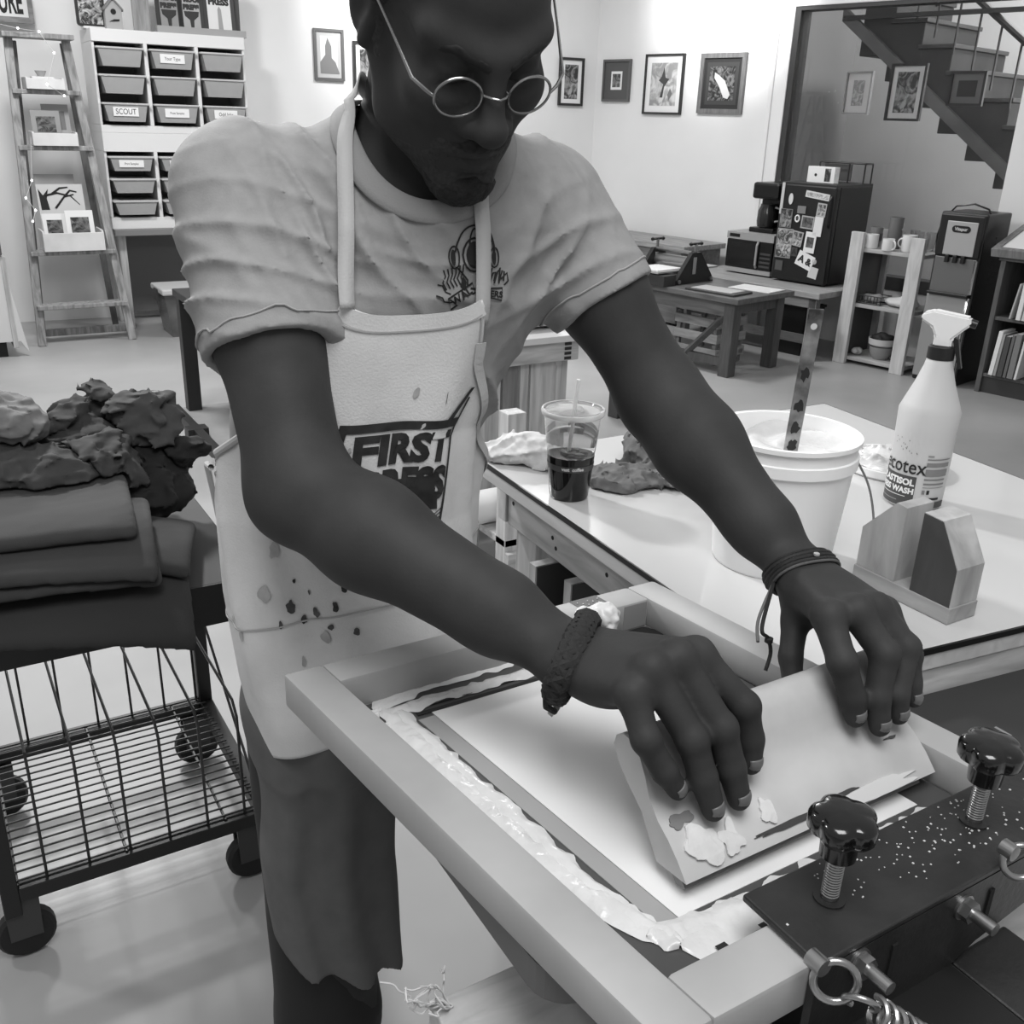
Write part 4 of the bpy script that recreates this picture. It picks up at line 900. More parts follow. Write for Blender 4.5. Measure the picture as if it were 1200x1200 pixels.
ring(ec, (.8, -.6, 0), (.15, .2, .95), .0135, .0026, 'eye_bolt')
a = Vector((0.4231, 0.2680, 1.0045)); e = Vector((0.5087, 0.2250, 0.9325)); dz = (e - a).normalized(); L = (e - a).length
u = dz.orthogonal().normalized(); v = dz.cross(u)
pts = [a + dz * (.016 + L * k / (16 * 14)) + (u * math.cos(2 * PI * k / 16) + v * math.sin(2 * PI * k / 16)) * .0088 for k in range(16 * 14)]
MB().tube(pts, .0021, 8).build('tension_spring', zn, t, True); ring(a + dz * .004, dz, v, .010, .0021, 'spring_hook', 20, .8)
ring(Vector((0.6102, 0.2850, 1.0180)), (.8, -.6, 0), (.15, .2, .95), .0125, .0026, 'eye_bolt')
MB().tube([Vector((0.6102, 0.2850, 1.0180)) + Vector((-.006, .002, .008)), Vector((0.6102, 0.2850, 1.0180)) + Vector((-.006, .012, .008))], .0062, 12).build('eye_bolt_shank', zn, t, True)
MB().box((.578, -.06, .872), (.647, .3015, .928), .002).build('swing_arm', bkm, t)
# base plate with a bolt
t = thing('steel_mount', 'black steel plate bolted to bench below the clamp arm', 'mount')
MB().box((.40, -.06, .861), (.575, .31, .871), .002).build('plate', M('base_black', 14, .4), t)
MB().lathe([(0, .871), (.010, .871), (.010, .874), (.005, .8765), (0, .877)], 20, c=(.512, .228)).build('bolt_head', M('bolt_dull', 130, .4, .6), t, True)
MB().box((.47, .312, .861), (.60, .40, .9345), .002).build('support_block', MATS['base_black'], t)
# platen under the screen
t = thing('print_platen', 'dark grey rounded board under the print screen', 'platen')
pts = []
for cx, cy, a0 in ((.318, .428, PI), (.66, .428, 1.5 * PI), (.65, .72, 0), (.32, .69, .5 * PI)):
    pts += [(cx + .03 * math.cos(a0 + k * PI / 12), cy + .03 * math.sin(a0 + k * PI / 12)) for k in range(7)]
MB().prism(pts, 2, .935, .9625).build('board', M('platen_grey', 92, .6), t)
# bench the press stands on
t = thing('press_bench', 'pale knotty wooden bench carrying the printing press', 'bench', (0, 0, 0)); bw = WOOD('bench_wood', 176, (3, 12, 12), kscale=1.6)
MB().box((.250, -.6, .832), (1.7, .508, .8605), .002).build('benchtop', bw, t)
for x in (.32, 1.60):
    for y in (-.52, .41): box('leg', (x, y, 0), (x + .07, y + .07, .832), pine_z, t, .003)
fray = thing('frayed_threads', 'tangle of pale frayed threads hanging off the bench corner', 'threads', (.262, .495, .862))
r4 = random.Random(3)
for k in range(9):
    p = [(0, 0, 0)]; 
    for j in range(8): p.append((p[-1][0] + r4.uniform(-.010, .004), p[-1][1] + r4.uniform(-.004, .008), max(p[-1][2] + r4.uniform(-.006, .008), .0 if p[-1][0] > -.012 else -.05)))
    MB().tube(curve_pts(p, 4), .0008, 5).build('thread', M('thread_pale', 185, .8), fray, True)
t = thing('side_platen', 'large dark grey flat board beyond the screen\'s right side', 'platen')
MB().prism([(.785, .36), (1.60, .36), (1.60, .525), (.785, .625)], 2, .8615, .874).build('board', M('side_board', 46, .55, noise=(4, .05)), t)
MB().box((.97, .50, .8741), (.974, .52, .8743)).build('scratch', M('scratch', 130, .6), t)

# ---- white table
Ft = quad((.83, 1.475), (1.715, 1.470), (1.61, .545), (.783, .645))
t = thing('white_table', 'white glass topped pine work table with black edge', 'table')
qbar(MB(), Ft, 0, 1, 0, 1, .917, .925, .001).build('glass_top', M('table_white', 196, .12, spec=.6, coat=.3), t)
b = MB(); qbar(b, Ft, -.003, 0, 0, 1, .9165, .9245); qbar(b, Ft, 1, 1.003, 0, 1, .9165, .9245); qbar(b, Ft, -.003, 1.003, -.003, 0, .9165, .9245); qbar(b, Ft, -.003, 1.003, 1, 1.004, .9165, .9245); b.build('black_edging', M('edging_black', 12, .4), t)
qbar(MB(), Ft, -.002, 1.002, -.002, 1.002, .893, .9163, .002).build('subtop', WOOD('subtop_pine', 196, (12, 1.2, 12), amt=.08), t)
qbar(MB(), Ft, .055, .078, .035, .965, .798, .893, .002).build('apron_board', WOOD('apron_pine', 172, (12, 1.6, 12), kscale=2.2), t)
qbar(MB(), Ft, .922, .945, .035, .965, .798, .893, .002).build('apron_board', MATS['apron_pine'], t)
qbar(MB(), Ft, .0, 1.0, .985, 1.0, .838, .893, .002).build('apron_board', WOOD('apron_pine_x', 190, (1.6, 12, 12), kscale=2.2), t); qbar(MB(), Ft, .06, .94, .03, .05, .798, .893, .002).build('apron_board', MATS['apron_pine_x'], t)
qbar(MB(), Ft, .050, .079, -.001, .034, .80, .893, .002).build('corner_block', WOOD('block_pine', 190, (12, 12, 2)), t)
hole = M('bolt_hole', 25, .8)
for s_, dz_ in ((.06, .08), (.06, .045), (.11, .078), (.22, .08), (.235, .035), (.25, .02), (.40, .077), (.44, .04), (.47, .02), (.55, .075)):
    p = Vector(Ft(.055, s_, .80 + dz_)); MB().tube([p, p + Vector((-.0006, 0, 0))], .004, 10).build('bolt_hole', hole, t)
for s_, q_ in ((.085, .06), (.86, .06), (.085, .90), (.86, .90)):
    x, y, _ = Ft(s_, q_, 0); box('leg', (x, y - .04, 0), (x + .07, y + .03, .893), pine_z, t, .003)
dkb = M('dark_board_face', 58, .55)
for i, (x, y, lb) in enumerate(((.829, 1.268, 'taller black faced board stored under white table, left of two'), (.853, 1.195, 'black faced board stored under white table, right of two'))):
    t = thing('stored_board', lb, 'board', (x, y, 0), 0, 'boards stored under the white table')
    box('core', (0, .002, 0), (.26, .022, .792 if i == 0 else .785), WOOD('ply_core', 180, (12, 12, 2), knots=False), t); box('black_face', (.003, 0, 0), (.26, .0018, .790 if i == 0 else .783), dkb, t); 

# ---- things on the white table
ZT2 = .9255
t = thing('iced_coffee', 'plastic cup of iced coffee with lid and straw on white table', 'cup', (.868, 1.240, ZT2)); cg = M('cup_plastic', 240, .03, trans=.96, ior=1.25)
b = MB(); b.lathe([(.0388, .0745), (.0465, .138), (.0485, .140), (.0485, .142), (.0455, .142), (.0450, .138), (.0376, .0745), (.0388, .0745)], 40); b.build('cup_wall', cg, t, True)
b = MB(); b.lathe([(0, .002), (.030, .0), (.032, .004), (.0386, .072), (.0384, .074), (0, .074)], 40); b.build('coffee', M('coffee_black', 10, .10), t, True)
b = MB(); b.lathe([(.0372, .052), (.0382, .062)], 40); b.build('brand_band', M('cup_band', 58, .4), t, True)
def wrapc(R0_, R1_, z0_, z1_, a0, zc):
    def f(x, y):
        z = zc + y; R = R0_ + (R1_ - R0_) * (z - z0_) / (z1_ - z0_) ; a = a0 + x / R; return (R * math.cos(a), R * math.sin(a), z)
    return f
letters('cup_lettering', 'vast  coffee', .008, wrapc(.0326, .0470, .004, .138, math.radians(-118), .0575), M('cup_print', 200, .5), t, bold=.0003)
b = MB(); b.lathe([(.0440, .139), (.0500, .140), (.0505, .147), (.047, .149), (.045, .146), (.012, .146), (0, .1465)], 40); b.build('lid', M('lid_plastic', 240, .05, trans=.85, ior=1.3), t, True)
b = MB(); b.lathe([(.0505, .1405), (.0515, .1425), (.0515, .147), (.050, .1492), (.048, .1485)], 40); b.build('lid_rim', M('lid_rim', 215, .15, trans=.4), t, True)
MB().tube([(-.004, .008, .01), (.002, -.0, .146), (.004, -.004, .196)], .0032, 10).build('straw', M('straw_white', 225, .4, trans=.2), t, True)
for k in range(9):
    a = k * 2.4; MB().box((-.007, -.007, -.006), (.007, .007, .006), .002, Matrix.Translation((.02 * math.cos(a) * (k % 3) / 2, .02 * math.sin(a) * (k % 3) / 2, .073)) @ Matrix.Rotation(a, 4, 'Z')).build('ice_cube', M('ice', 120, .1, trans=.5), t, True)
PREV = {}
def carve(d, P, q, o):
    m = d < .006
    if not m.any(): return d
    d = d.copy(); d[m] = np.maximum(d[m], .0035 - ev(q, P[m] + o)); return d
def crumple(name, label, cat, loc, parts, bb, h, v, fold=.010, fs=28, seed=1, mat=None, group=None, base=0.0):
    t = thing(name, label, cat, loc, 0, group)
    V_ = (np.array([1, .75, 1.2]), np.array([.8, 1.2, 1]))
    def dispf(P, d):
        q = P + .02 * np.stack([vn(P, 9, seed), vn(P, 9, seed + 1), vn(P, 9, seed + 2)], 1)
        r = 1 - np.abs(vn(q * V_[0], fs, seed + 4)); r2_ = 1 - np.abs(vn(q * V_[1], fs * 2.1, seed + 8))
        return d - fold * (r ** 3 - .4) - fold * .45 * (r2_ ** 3 - .4)
    pr = [('add', f, k) for f, k in parts] + [('mod', dispf, 0), ('and', lambda P: base - P[:, 2], 0)]
    if group:                                         # rest on the garments below instead of sinking into them
        L0 = np.array(loc, float); raw_ = list(pr)
        for c0_, q0_ in PREV.get(group, []):
            if np.abs(c0_ - L0).max() < .40: pr.append(('mod', lambda P, d, c0_=c0_, q0_=q0_: carve(d, P, q0_, L0 - c0_), 0))
        PREV.setdefault(group, []).append((L0, raw_))
    mesh_sdf('cloth', pr, *bb, h, mat or M('cloth_%d' % v, v, .85, noise=(60, .06), bump=(400, .12)), t, slack=max(fold * 2, .012), frac=.25)
    return t
crumple('white_rag', 'crumpled white rag on the far left corner of white table', 'rag', (.895, 1.425, ZT2), [(ell((-.02, .02, .012), (.05, .045, .022)), 0), (ell((.04, -.035, .012), (.055, .045, .024)), .02), (ell((.0, .0, .03), (.035, .04, .022)), .02)], ((-.1, -.11, -.006), (.13, .1, .09)), .0032, 200, .010, 34, 4)
crumple('dark_rag', 'dark grey knitted rag lying in folds beside the coffee', 'rag', (1.055, 1.255, ZT2), [(ell((-.06, .0, .006), (.068, .06, .016)), 0), (ell((.03, .05, .03), (.045, .05, .035)), .02), (ell((.03, -.05, .015), (.06, .045, .024)), .02)], ((-.17, -.13, -.006), (.14, .13, .11)), .0032, 96, .012, 40, 9)
# bucket
t = thing('ink_bucket', 'white plastic bucket full of white ink behind the man\'s forearm', 'bucket', (.991, .905, ZT2)); pw2 = M('bucket_plastic', 235, .35)
b = MB(); b.lathe([(0, 0), (.080, 0), (.082, .004), (.094, .150), (.0985, .151), (.0985, .166), (.0955, .167), (.0955, .182), (.100, .184), (.100, .190), (.0925, .190), (.090, .150), (.079, .006), (0, .005)], 56); b.build('pail', pw2, t, True)
def inkz(i, j):
    r = .0915 * j; a = 2 * PI * i; z = .163 + .014 * (j ** 2) * (.6 + .4 * math.sin(3 * a)) + .006 * math.sin(a * 5 + 9 * j) * j
    return (r * math.cos(a), r * math.sin(a), z)
MB().grid(inkz, 48, 14).build('white_ink', inkm, t, 'all')
MB().tube(curve_pts([(.0985, -.01, .160), (.104, -.03, .150), (.112, -.06, .11), (.105, -.085, .06), (.085, -.095, .04)]), .0016, 6).build('wire_handle', M('wire_grey', 110, .4, .5), t, True)
MB().lathe([(0, 0), (.006, 0), (.006, .008), (0, .008)], 10, Matrix.Translation((.096, -.01, .16)) @ Matrix.Rotation(PI / 2, 4, 'Y')).build('handle_ear', pw2, t)
t = thing('mixing_spatula', 'long flat metal stirring spatula standing in the ink bucket', 'spatula', (0, 0, 0))
a = Vector((0.9680, 0.8750, 1.0782)); e = Vector((0.9576, 0.8550, 1.2912)); d_ = (e - a).normalized(); sd = Vector((.86, -.5, 0)); sd = (sd - d_ * sd.dot(d_)).normalized(); nn = d_.cross(sd)
Tm = Matrix(((sd.x, nn.x, d_.x, a.x), (sd.y, nn.y, d_.y, a.y), (sd.z, nn.z, d_.z, a.z), (0, 0, 0, 1))); Ls = (e - a).length
MB().box((-.0095, -.0018, 0), (.0095, .0018, Ls), .0008, Tm).build('strip', M('spatula_steel', 120, .38, .7, noise=(30, .45)), t)
MB().tube([Tm @ Vector((0, -.0022, Ls - .022)), Tm @ Vector((0, .0022, Ls - .022))], .0042, 14).build('hole_rim', M('hole_pale', 205, .5), t)
for z_, s_ in ((.03, 5), (.055, 6), (.085, 7), (.13, 9)):
    MB().poly([(x, -.0021, z) for x, z in [( .008 * math.cos(q) * random.Random(s_ * 9 + k).uniform(.5, 1), z_ + .010 * math.sin(q) * random.Random(s_ * 5 + k).uniform(.5, 1.3)) for k, q in enumerate([2 * PI * k / 12 for k in range(12)])]], [tuple(range(12))], Tm).build('dried_ink', M('dried_dark', 30, .6), t)
t = thing('bucket_lid', 'bucket lid heaped with white ink behind the spray bottle', 'lid', (1.485, 1.095, ZT2))
MB().lathe([(0, 0), (.088, 0), (.092, .004), (.092, .016), (.086, .016), (.083, .010), (0, .009)], 44).build('lid', pw2, t, True)
mesh_sdf('white_ink', [('add', ell((0, 0, .010), (.075, .07, .014)), 0), ('mod', lambda P, d: d + .010 * vn(P, 40, 2) + .004 * vn(P, 110, 5), 0), ('and', lambda P: .0095 - P[:, 2], 0)], (-.1, -.1, 0), (.1, .1, .05), .003, inkm, t)
# spray bottle
t = thing('spray_bottle', 'white spray bottle labelled for plastisol wash behind wooden blocks', 'bottle', (1.370, .960, ZT2), math.radians(-62)); bp_ = M('bottle_plastic', 190, .4)
prof = [(0, .003), (.040, .0), (.0445, .004), (.0455, .02), (.0465, .125), (.0475, .160), (.043, .172), (.030, .205), (.0215, .232), (.0185, .248), (.0165, .252), (0, .252)]
b = MB(); b.lathe(prof, 48); b.build('body', bp_, t, True)
b = MB(); b.lathe([(.0175, .243), (.0205, .243), (.0205, .262), (.0175, .264), (0, .264)], 30); b.build('collar', M('collar_black', 22, .4), t, True)
tr = MB().prism([(-.014, .262), (.014, .262), (.013, .276), (.024, .288), (.036, .300), (.034, .312), (-.020, .318), (-.036, .312), (-.038, .302), (-.020, .292), (-.013, .278)], 1, -.0115, .0115)
bmesh.ops.recalc_face_normals(tr.b, faces=tr.b.faces[:]); bmesh.ops.bevel(tr.b, geom=tr.b.edges[:], offset=.003, segments=2, affect='EDGES'); tr.build('trigger_head', M('head_white', 222, .4), t, True)
MB().tube([(.034, 0, .303), (.043, 0, .301)], .0065, 14).build('nozzle', MATS['collar_black'], t, True)
MB().prism([(.012, .28), (.022, .276), (.030, .245), (.034, .232), (.029, .231), (.022, .252)], 1, -.006, .006).build('trigger', MATS['collar_black'], t)
def wrapb(a0, zc, dr=.0009):
    return lambda x, y: ((.0459 + dr + .001 * (zc + y) / .16) * math.cos(a0 + x / .0465), (.0459 + dr + .001 * (zc + y) / .16) * math.sin(a0 + x / .0465), zc + y)
def wrap_patch(name, a0, a1, z0, z1, dr, mat):
    MB().grid(lambda u, v: wrapb(0, 0, dr)((a0 + (a1 - a0) * u) * .0465, z0 + (z1 - z0) * v), 20, 4).build(name, mat, t, 'all')
lb = M('label_dark_grey', 66, .5); AC = math.radians(-86)            # angle of the label edge, local frame
wrap_patch('label_band', AC - 1.7, AC + .06, .006, .058, .0004, lb); wrap_patch('label_band', AC + .02, AC + 1.35, .006, .017, .0004, lb)
wp2 = M('label_text_white', 225, .5); bt = M('label_text_black', 22, .5); gt = M('label_text_grey', 120, .5)
letters('label_lettering', 'ecotex', .034, wrapb(AC - .52, .073), bt, t, sx=.82, bold=.0003)
letters('label_lettering', 'PLASTISOL', .0145, wrapb(AC - .72, .047), wp2, t, bold=.0007, sx=.98)
letters('label_lettering', 'PRESS WASH', .0130, wrapb(AC - .74, .0325), wp2, t, bold=.0006, sx=.98)
wrap_patch('label_rule', AC - 1.4, AC - .22, .0225, .0235, .0008, wp2); wrap_patch('label_rule', AC - 1.4, AC - .50, .0135, .0145, .0008, M('rule_grey', 150, .5))
for z0_, z1_, w_ in ((.094, .096, .20), (.0885, .0905, .9), (.077, .084, .88), (.061, .073, .86), (.054, .057, .80), (.0465, .0495, .80), (.0415, .0425, .82)): wrap_patch('small_print', AC + .30, AC + .30 + w_, z0_, z1_, .0006, gt)
for z_, x_ in ((.0335, .30), (.0335, .46)): wrap_patch('hazard_mark', AC + x_, AC + x_ + .10, z_ - .003, z_ + .004, .0006, bt if x_ > .4 else gt)
wrap_patch('barcode', AC + .42, AC + .98, .0205, .0245, .0006, bt)
r5 = random.Random(2)
for k in range(16): a_ = AC - r5.uniform(.05, 1.0); z_ = .095 + r5.uniform(0, .022); wrap_patch('splash_dot', a_, a_ + .03, z_, z_ + .0016, .0006, gt)
# wooden holder
t = thing('block_holder', 'wooden holder of two angled blocks on a base in front of spray bottle', 'holder', (0, 0, 0)); t.rotation_euler = (0, 0, 0)
wa, wb = WOOD('block_light', 165, (9, 9, 2), kscale=4), WOOD('block_dark', 58, (9, 9, 2), kscale=4)
MB().box((1.042, .648, ZT2), (1.098, .800, ZT2 + .022), .001).build('base', WOOD('block_base', 158, (9, 2, 9), knots=False), t)
z0_ = ZT2 + .0222
MB().prism([(.798, z0_), (.736, z0_), (.736, z0_ + .104), (.752, z0_ + .106), (.798, z0_ + .056)], 0, 1.044, 1.097).build('block', wa, t)
MB().prism([(.710, z0_), (.650, z0_), (.650, z0_ + .052), (.682, z0_ + .106), (.710, z0_ + .108)], 0, 1.044, 1.097).build('block', WOOD('block_mid', 172, (9, 9, 2), kscale=4), t)
MB().prism([(.710, z0_), (.651, z0_), (.651, z0_ + .051), (.682, z0_ + .105), (.710, z0_ + .107)], 0, 1.0432, 1.0439).build('dark_face', wb, t)

# ---- pine bench behind, with a white machine and a paper roll
t = thing('pine_bench', 'rough pine workbench with lower shelf behind the white table', 'bench', (1.80, 3.0, 0))
box('benchtop', (-.50, -.02, .735), (.33, .60, .76), M('bench_top_white', 206, .5), t, .003)
box('apron_board', (-.48, .0, .66), (.31, .022, .735), pine_x, t, .003)
for k in range(4): box('tape_mark', (.245, -.002, .665 + k * .018), (.275, -.0005, .676 + k * .018), MATS['line_black'], t)
for x, w_, m_ in ((-.10, .09, 'pine_z'), (.0, .065, None), (.075, .035, 'pine_z'), (.12, .11, 'pine_z'), (-.40, .09, 'pine_z')):
    box('upright_board', (x, .03, .12), (x + w_, .05, .66), MATS[m_] if m_ else WOOD('pine_dark', 120, (14, 14, 1.2)), t, .002)
for x in (-.47, .25): 
    for y in (.024, .52): box('leg', (x, y + .03, 0), (x + .05, y + .07, .735), pine_z, t, .003)
box('lower_shelf', (-.45, .06, .10), (.25, .5, .12), pine_x, t)
t = thing('pine_rack', 'pine post frame with low crossbeam in front of the workbench', 'rack', (1.52, 2.50, 0))
box('post', (-.03, -.03, 0), (.035, .03, .66), WOOD('post_pine', 186, (14, 14, 1.2)), t, .003); box('post', (.48, -.03, .0), (.53, .03, .215), pine_z, t, .003)
box('crossbeam', (-.03, -.055, .10), (.53, -.0305, .20), WOOD('beam_pine', 172, (1.6, 12, 12)), t, .003); box('shelf_board', (-.03, -.03, .215), (.478, .35, .24), pine_x, t, .002); box('rear_post', (.0, .30, 0), (.06, .35, .215), pine_z, t)
t = thing('paper_roll', 'big white paper roll lying on the low pine shelf', 'paper roll', (1.50, 2.62, .24))
b = MB(); b.lathe([(.028, 0), (.056, 0), (.056, .40), (.028, .40), (.028, 0)], 28, Matrix.Translation((-.15, .02, .056)) @ Matrix.Rotation(PI / 2, 4, 'Y')); b.build('roll', M('roll_white', 214, .7), t, True)
b = MB(); b.lathe([(.022, -.001), (.029, -.001), (.029, .402), (.022, .402), (.022, -.001)], 24, Matrix.Translation((-.15, .02, .056)) @ Matrix.Rotation(PI / 2, 4, 'Y')); b.build('core_tube', M('core_dark', 70, .8), t, True)
t = thing('tabletop_machine', 'pale metal box machine with a round knob on pine bench', 'machine', (1.90, 3.22, .76)); mm_ = M('machine_grey', 172, .5)
box('body', (-.20, -.12, .012), (.19, .14, .15), mm_, t, .008); MB().prism([(-.12, .15), (.10, .15), (.05, .21), (-.12, .21)], 1, -.08, .1).build('hood', mm_, t)
MB().lathe([(0, 0), (.028, 0), (.026, .014), (0, .016)], 24, Matrix.Translation((.06, -.12, .085)) @ Matrix.Rotation(PI / 2, 4, 'X')).build('knob', M('knob_pale', 195, .4), t, True)
MB().tube([(.06, -.122, .055), (.058, -.122, .02)], .004, 6).build('switch', M('switch_dark', 60, .5), t)
for x in (-.18, .14): box('foot', (x, -.1, 0), (x + .03, .12, .012), M('latch_dark', 50, .5), t)
# ---- black leg and rail behind the man
t = thing('black_side_table', 'black table whose leg shows behind the man\'s right elbow', 'table', (1.18, 5.16, 0)); bl = M('satin_black', 30, .45)
for x, y in ((-.04, 0), (.70, 0), (-.04, -1.0), (.70, -1.0)): box('leg', (x, y, 0), (x + .07, y + .07, .60), bl, t, .003)
box('tabletop', (-.05, -1.02, .60), (.80, .09, .635), bl, t, .004)
t = thing('floor_rail', 'black metal bar lying on floor between cart and table leg', 'rail', (1.07, 4.72, 0))
MB().box((-.022, -.55, 0), (.022, .45, .05), .003).build('bar', bl, t); MB().box((-.05, -.04, .0), (.05, .04, .052), .003).build('bracket', bl, t)
t = thing('floor_mat', 'thin darker mat on the floor by the black table leg', 'mat', (1.45, 4.6, 0)); box('mat', (-.35, -.55, 0.001), (.6, .65, .006), M('mat_grey', 136, .7, noise=(5, .06)), t)

# ---- wire cart with garments
t = thing('wire_cart', 'black steel cart with wire basket below a clothes laden shelf', 'cart', (-.1, 1.89, 0)); x0, x1, y0, y1 = .05, .555, -.25, .245; cb = M('cart_black', 20, .4); wm = M('wire_dark', 62, .35, .6)
box('top_shelf', (x0, y0, .655), (x1 + .0, y1 + .04, .70), M('cart_top', 34, .65, noise=(3, .12)), t, .003)
for x in (x0, x1 - .03):
    for y in (y0, y1 - .03): box('leg', (x, y, .11), (x + .03, y + .03, .655), cb, t, .002)
box('front_lip', (x0, y0 - .004, .62), (x1, y0 - .0005, .70), cb, t); 
for y in (y0, y1 - .03): box('bottom_rail', (x0 + .03, y, .14), (x1 - .03, y + .03, .17), cb, t, .002)
for x in (x0, x1 - .03): box('end_rail', (x, y0 + .03, .14), (x + .03, y1 - .03, .17), cb, t, .002)
for k in range(19): MB().tube([(x0 + .02, y0 + .02 + k * .0253, .175), (x1 - .02, y0 + .02 + k * .0253, .175)], .0022, 6).build('basket_wire', wm, t)
for k in range(3): MB().tube([(x0 + .03 + k * .19, y0 + .01, .171), (x0 + .03 + k * .19, y1 - .01, .171)], .003, 6).build('basket_wire', wm, t)
for k in range(6):
    x = x1 - .055 - k * .074
    MB().tube([(x, y0 + .015, .17), (x, y0 + .015, .40), (x, y0 + .04, .425), (x, y1 - .015, .425)], .003, 6).build('divider_wire', wm, t); MB().tube([(x + .02, y1 - .014, .16), (x + .02, y1 - .014, .62)], .003, 6).build('back_wire', wm, t)
MB().tube([(x0 + .02, y1 - .10, .428), (x1 - .02, y1 - .10, .428)], .003, 6).build('cross_wire', wm, t); MB().tube([(x1 - .02, y0 + .02, .175), (x1 - .02, y1 - .1, .428), (x1 - .02, y1 - .02, .6)], .003, 6).build('end_wire', wm, t)
for x in (x0 + .03, x1 - .045):
    for y in (y0 + .03, y1 - .02):
        c = MB().lathe([(0, -.015), (.046, -.015), (.052, -.008), (.052, .008), (.046, .015), (0, .015)], 24, Matrix.Translation((x, y, .052)) @ Matrix.Rotation(PI / 2, 4, 'X') @ Matrix.Identity(4)).build('caster_wheel', M('rubber', 18, .6), t, True)
        MB().prism([(-.028, .05), (.028, .05), (.03, .135), (-.03, .135)], 1, -.022, -.017, Matrix.Translation((x, y, 0))).build('fork', M('fork_grey', 70, .4, .5), c); MB().prism([(-.028, .05), (.028, .05), (.03, .135), (-.03, .135)], 1, .017, .022, Matrix.Translation((x, y, 0))).build('fork', MATS['fork_grey'], c)

# ---------------------------------------------------------------- the man
man = thing('person', 'man in pale t-shirt, stained printed apron and round glasses bending over the screen', 'person', (.38, .98, 0))
V3 = lambda *p: np.array(p, float)
skin = M('skin', 54, .62, noise=(14, .10), bump=(240, .05), spec=.18)
# head frame: local x = his left, y = where the face points, z = up
HC = V3(.445, .848, 1.584); ps, th, ro = .045, .651, .08
fh = V3(-math.sin(ps), -math.cos(ps), 0); f_ = fh * math.cos(th) - V3(0, 0, math.sin(th)); u_ = fh * math.sin(th) + V3(0, 0, math.cos(th)); l_ = V3(math.cos(ps), -math.sin(ps), 0)
HM = np.array([l_ * math.cos(ro) + u_ * math.sin(ro), f_, -l_ * math.sin(ro) + u_ * math.cos(ro)])
def hp(*p): return HC + V3(*p) @ HM
def hl(f): return lambda P: f((P - HC) @ HM.T)
def sym(*a): return [a, tuple((-v[0],) + tuple(v[1:]) if isinstance(v, tuple) else v for v in a)]
def rx(a): c, s = math.cos(a), math.sin(a); return np.array([[1, 0, 0], [0, c, s], [0, -s, c]])
def rz_(a): c, s = math.cos(a), math.sin(a); return np.array([[c, s, 0], [-s, c, 0], [0, 0, 1]])
H = []
def ha(f, k=.012): H.append(('add', hl(f), k))
def hs(f, k=.006): H.append(('sub', hl(f), k))
ha(ell((0, -.012, .036), (.0765, .100, .086)), 0)
ha(ell((0, .035, -.040), (.062, .060, .078)), .03)
for a, b in sym((-.056, .0, -.035), (-.048, .022, -.078)): ha(cone(a, b, .018, .015), .03)
for a, b in sym((-.048, .022, -.078), (-.012, .080, -.112)): ha(cone(a, b, .015, .015), .025)
ha(ell((0, .082, -.110), (.022, .019, .019)), .02)
for a, b in sym((-.048, .066, .026), (-.012, .088, .019)): ha(cone(a, b, .010, .009), .02)
for c, in sym((-.040, .066, -.026)): ha(ell(c, (.023, .020, .020)), .025)
ha(ell((0, .076, -.072), (.034, .022, .026)), .022)
for c, in sym((-.0315, .094, .000)): hs(ell(c, (.0195, .018, .0135)), .012)
for c, in sym((-.0315, .0715, .0005)): ha(ell(c, (.0145, .0135, .0135)), .003)
for c, in sym((-.0315, .0735, .004)): ha(ell(c, (.0170, .0135, .0115), rx(.25)), .004)
for a, b in sym((-.046, .077, -.0065), (-.018, .0815, -.0085)): ha(cone(a, b, .0042, .0042), .006)
ha(cone((0, .090, .010), (0, .110, -.030), .0085, .0115), .014)
ha(ell((0, .113, -.037), (.0145, .0125, .0125)), .008)
for c, in sym((-.0155, .098, -.0390)): ha(ell(c, (.0105, .013, .0105)), .007)
for c, in sym((-.0085, .104, -.0495)): hs(ell(c, (.0055, .0065, .0050)), .003)
for a, b in sym((-.024, .084, -.072), (-.006, .0975, -.066)): ha(cone(a, b, .0045, .0065), .006)
ha(cone((-.006, .0975, -.067), (.006, .0975, -.067), .0062, .0062), .005)
for a, b in sym((-.021, .084, -.077), (0, .0955, -.0825)): ha(cone(a, b, .0055, .0085), .006)
for a, b in sym((-.027, .0885, -.0745), (0, .1045, -.0738)): hs(cone(a, b, .0012, .0018), .003)
hs(ell((0, .103, -.095), (.016, .006, .005)), .010)
for s in (-1, 1):
    ha(ell((s * .079, -.010, .004), (.0085, .020, .033), rz_(-s * .35)), .008); hs(ell((s * .0865, -.006, .006), (.006, .011, .019), rz_(-s * .35)), .005)
    ha(cone((s * .077, .004, -.005), (s * .080, .0, -.026), .006, .0065), .006)
NB = V3(.463, .960, 1.450)
B = list(H)
B.append(('add', cone(hp(0, -.045, -.050), NB + V3(0, .012, 0), .050, .060), .014))
zs = [.84, .95, 1.05, 1.15, 1.25, 1.33, 1.40, 1.455, 1.50]
tcx = np.array([.40, .390, .384, .390, .418, .444, .458, .463, .463]); tcy = np.array([1.0, .99, .985, .985, .98, .972, .968, .965, .955])
ta = np.array([.135, .131, .130, .132, .150, .168, .160, .118, .068]); tb = np.array([.118, .112, .108, .108, .113, .117, .110, .090, .062])
YAW = math.radians(-15)
B.append(('add', loft(zs, tcx, tcy, ta - .016, tb - .016, YAW), .02))
SR, SL = V3(*(0.2879, 1.0000, 1.4236)), V3(*(0.6065, 0.9400, 1.4164))
ER, EL = V3(*(0.2803, 0.8400, 1.1671)), V3(*(0.6934, 0.8200, 1.2144))
WR, WL = V3(*(0.4252, 0.5921, 1.0780)), V3(*(0.7127, 0.6128, 1.0880))
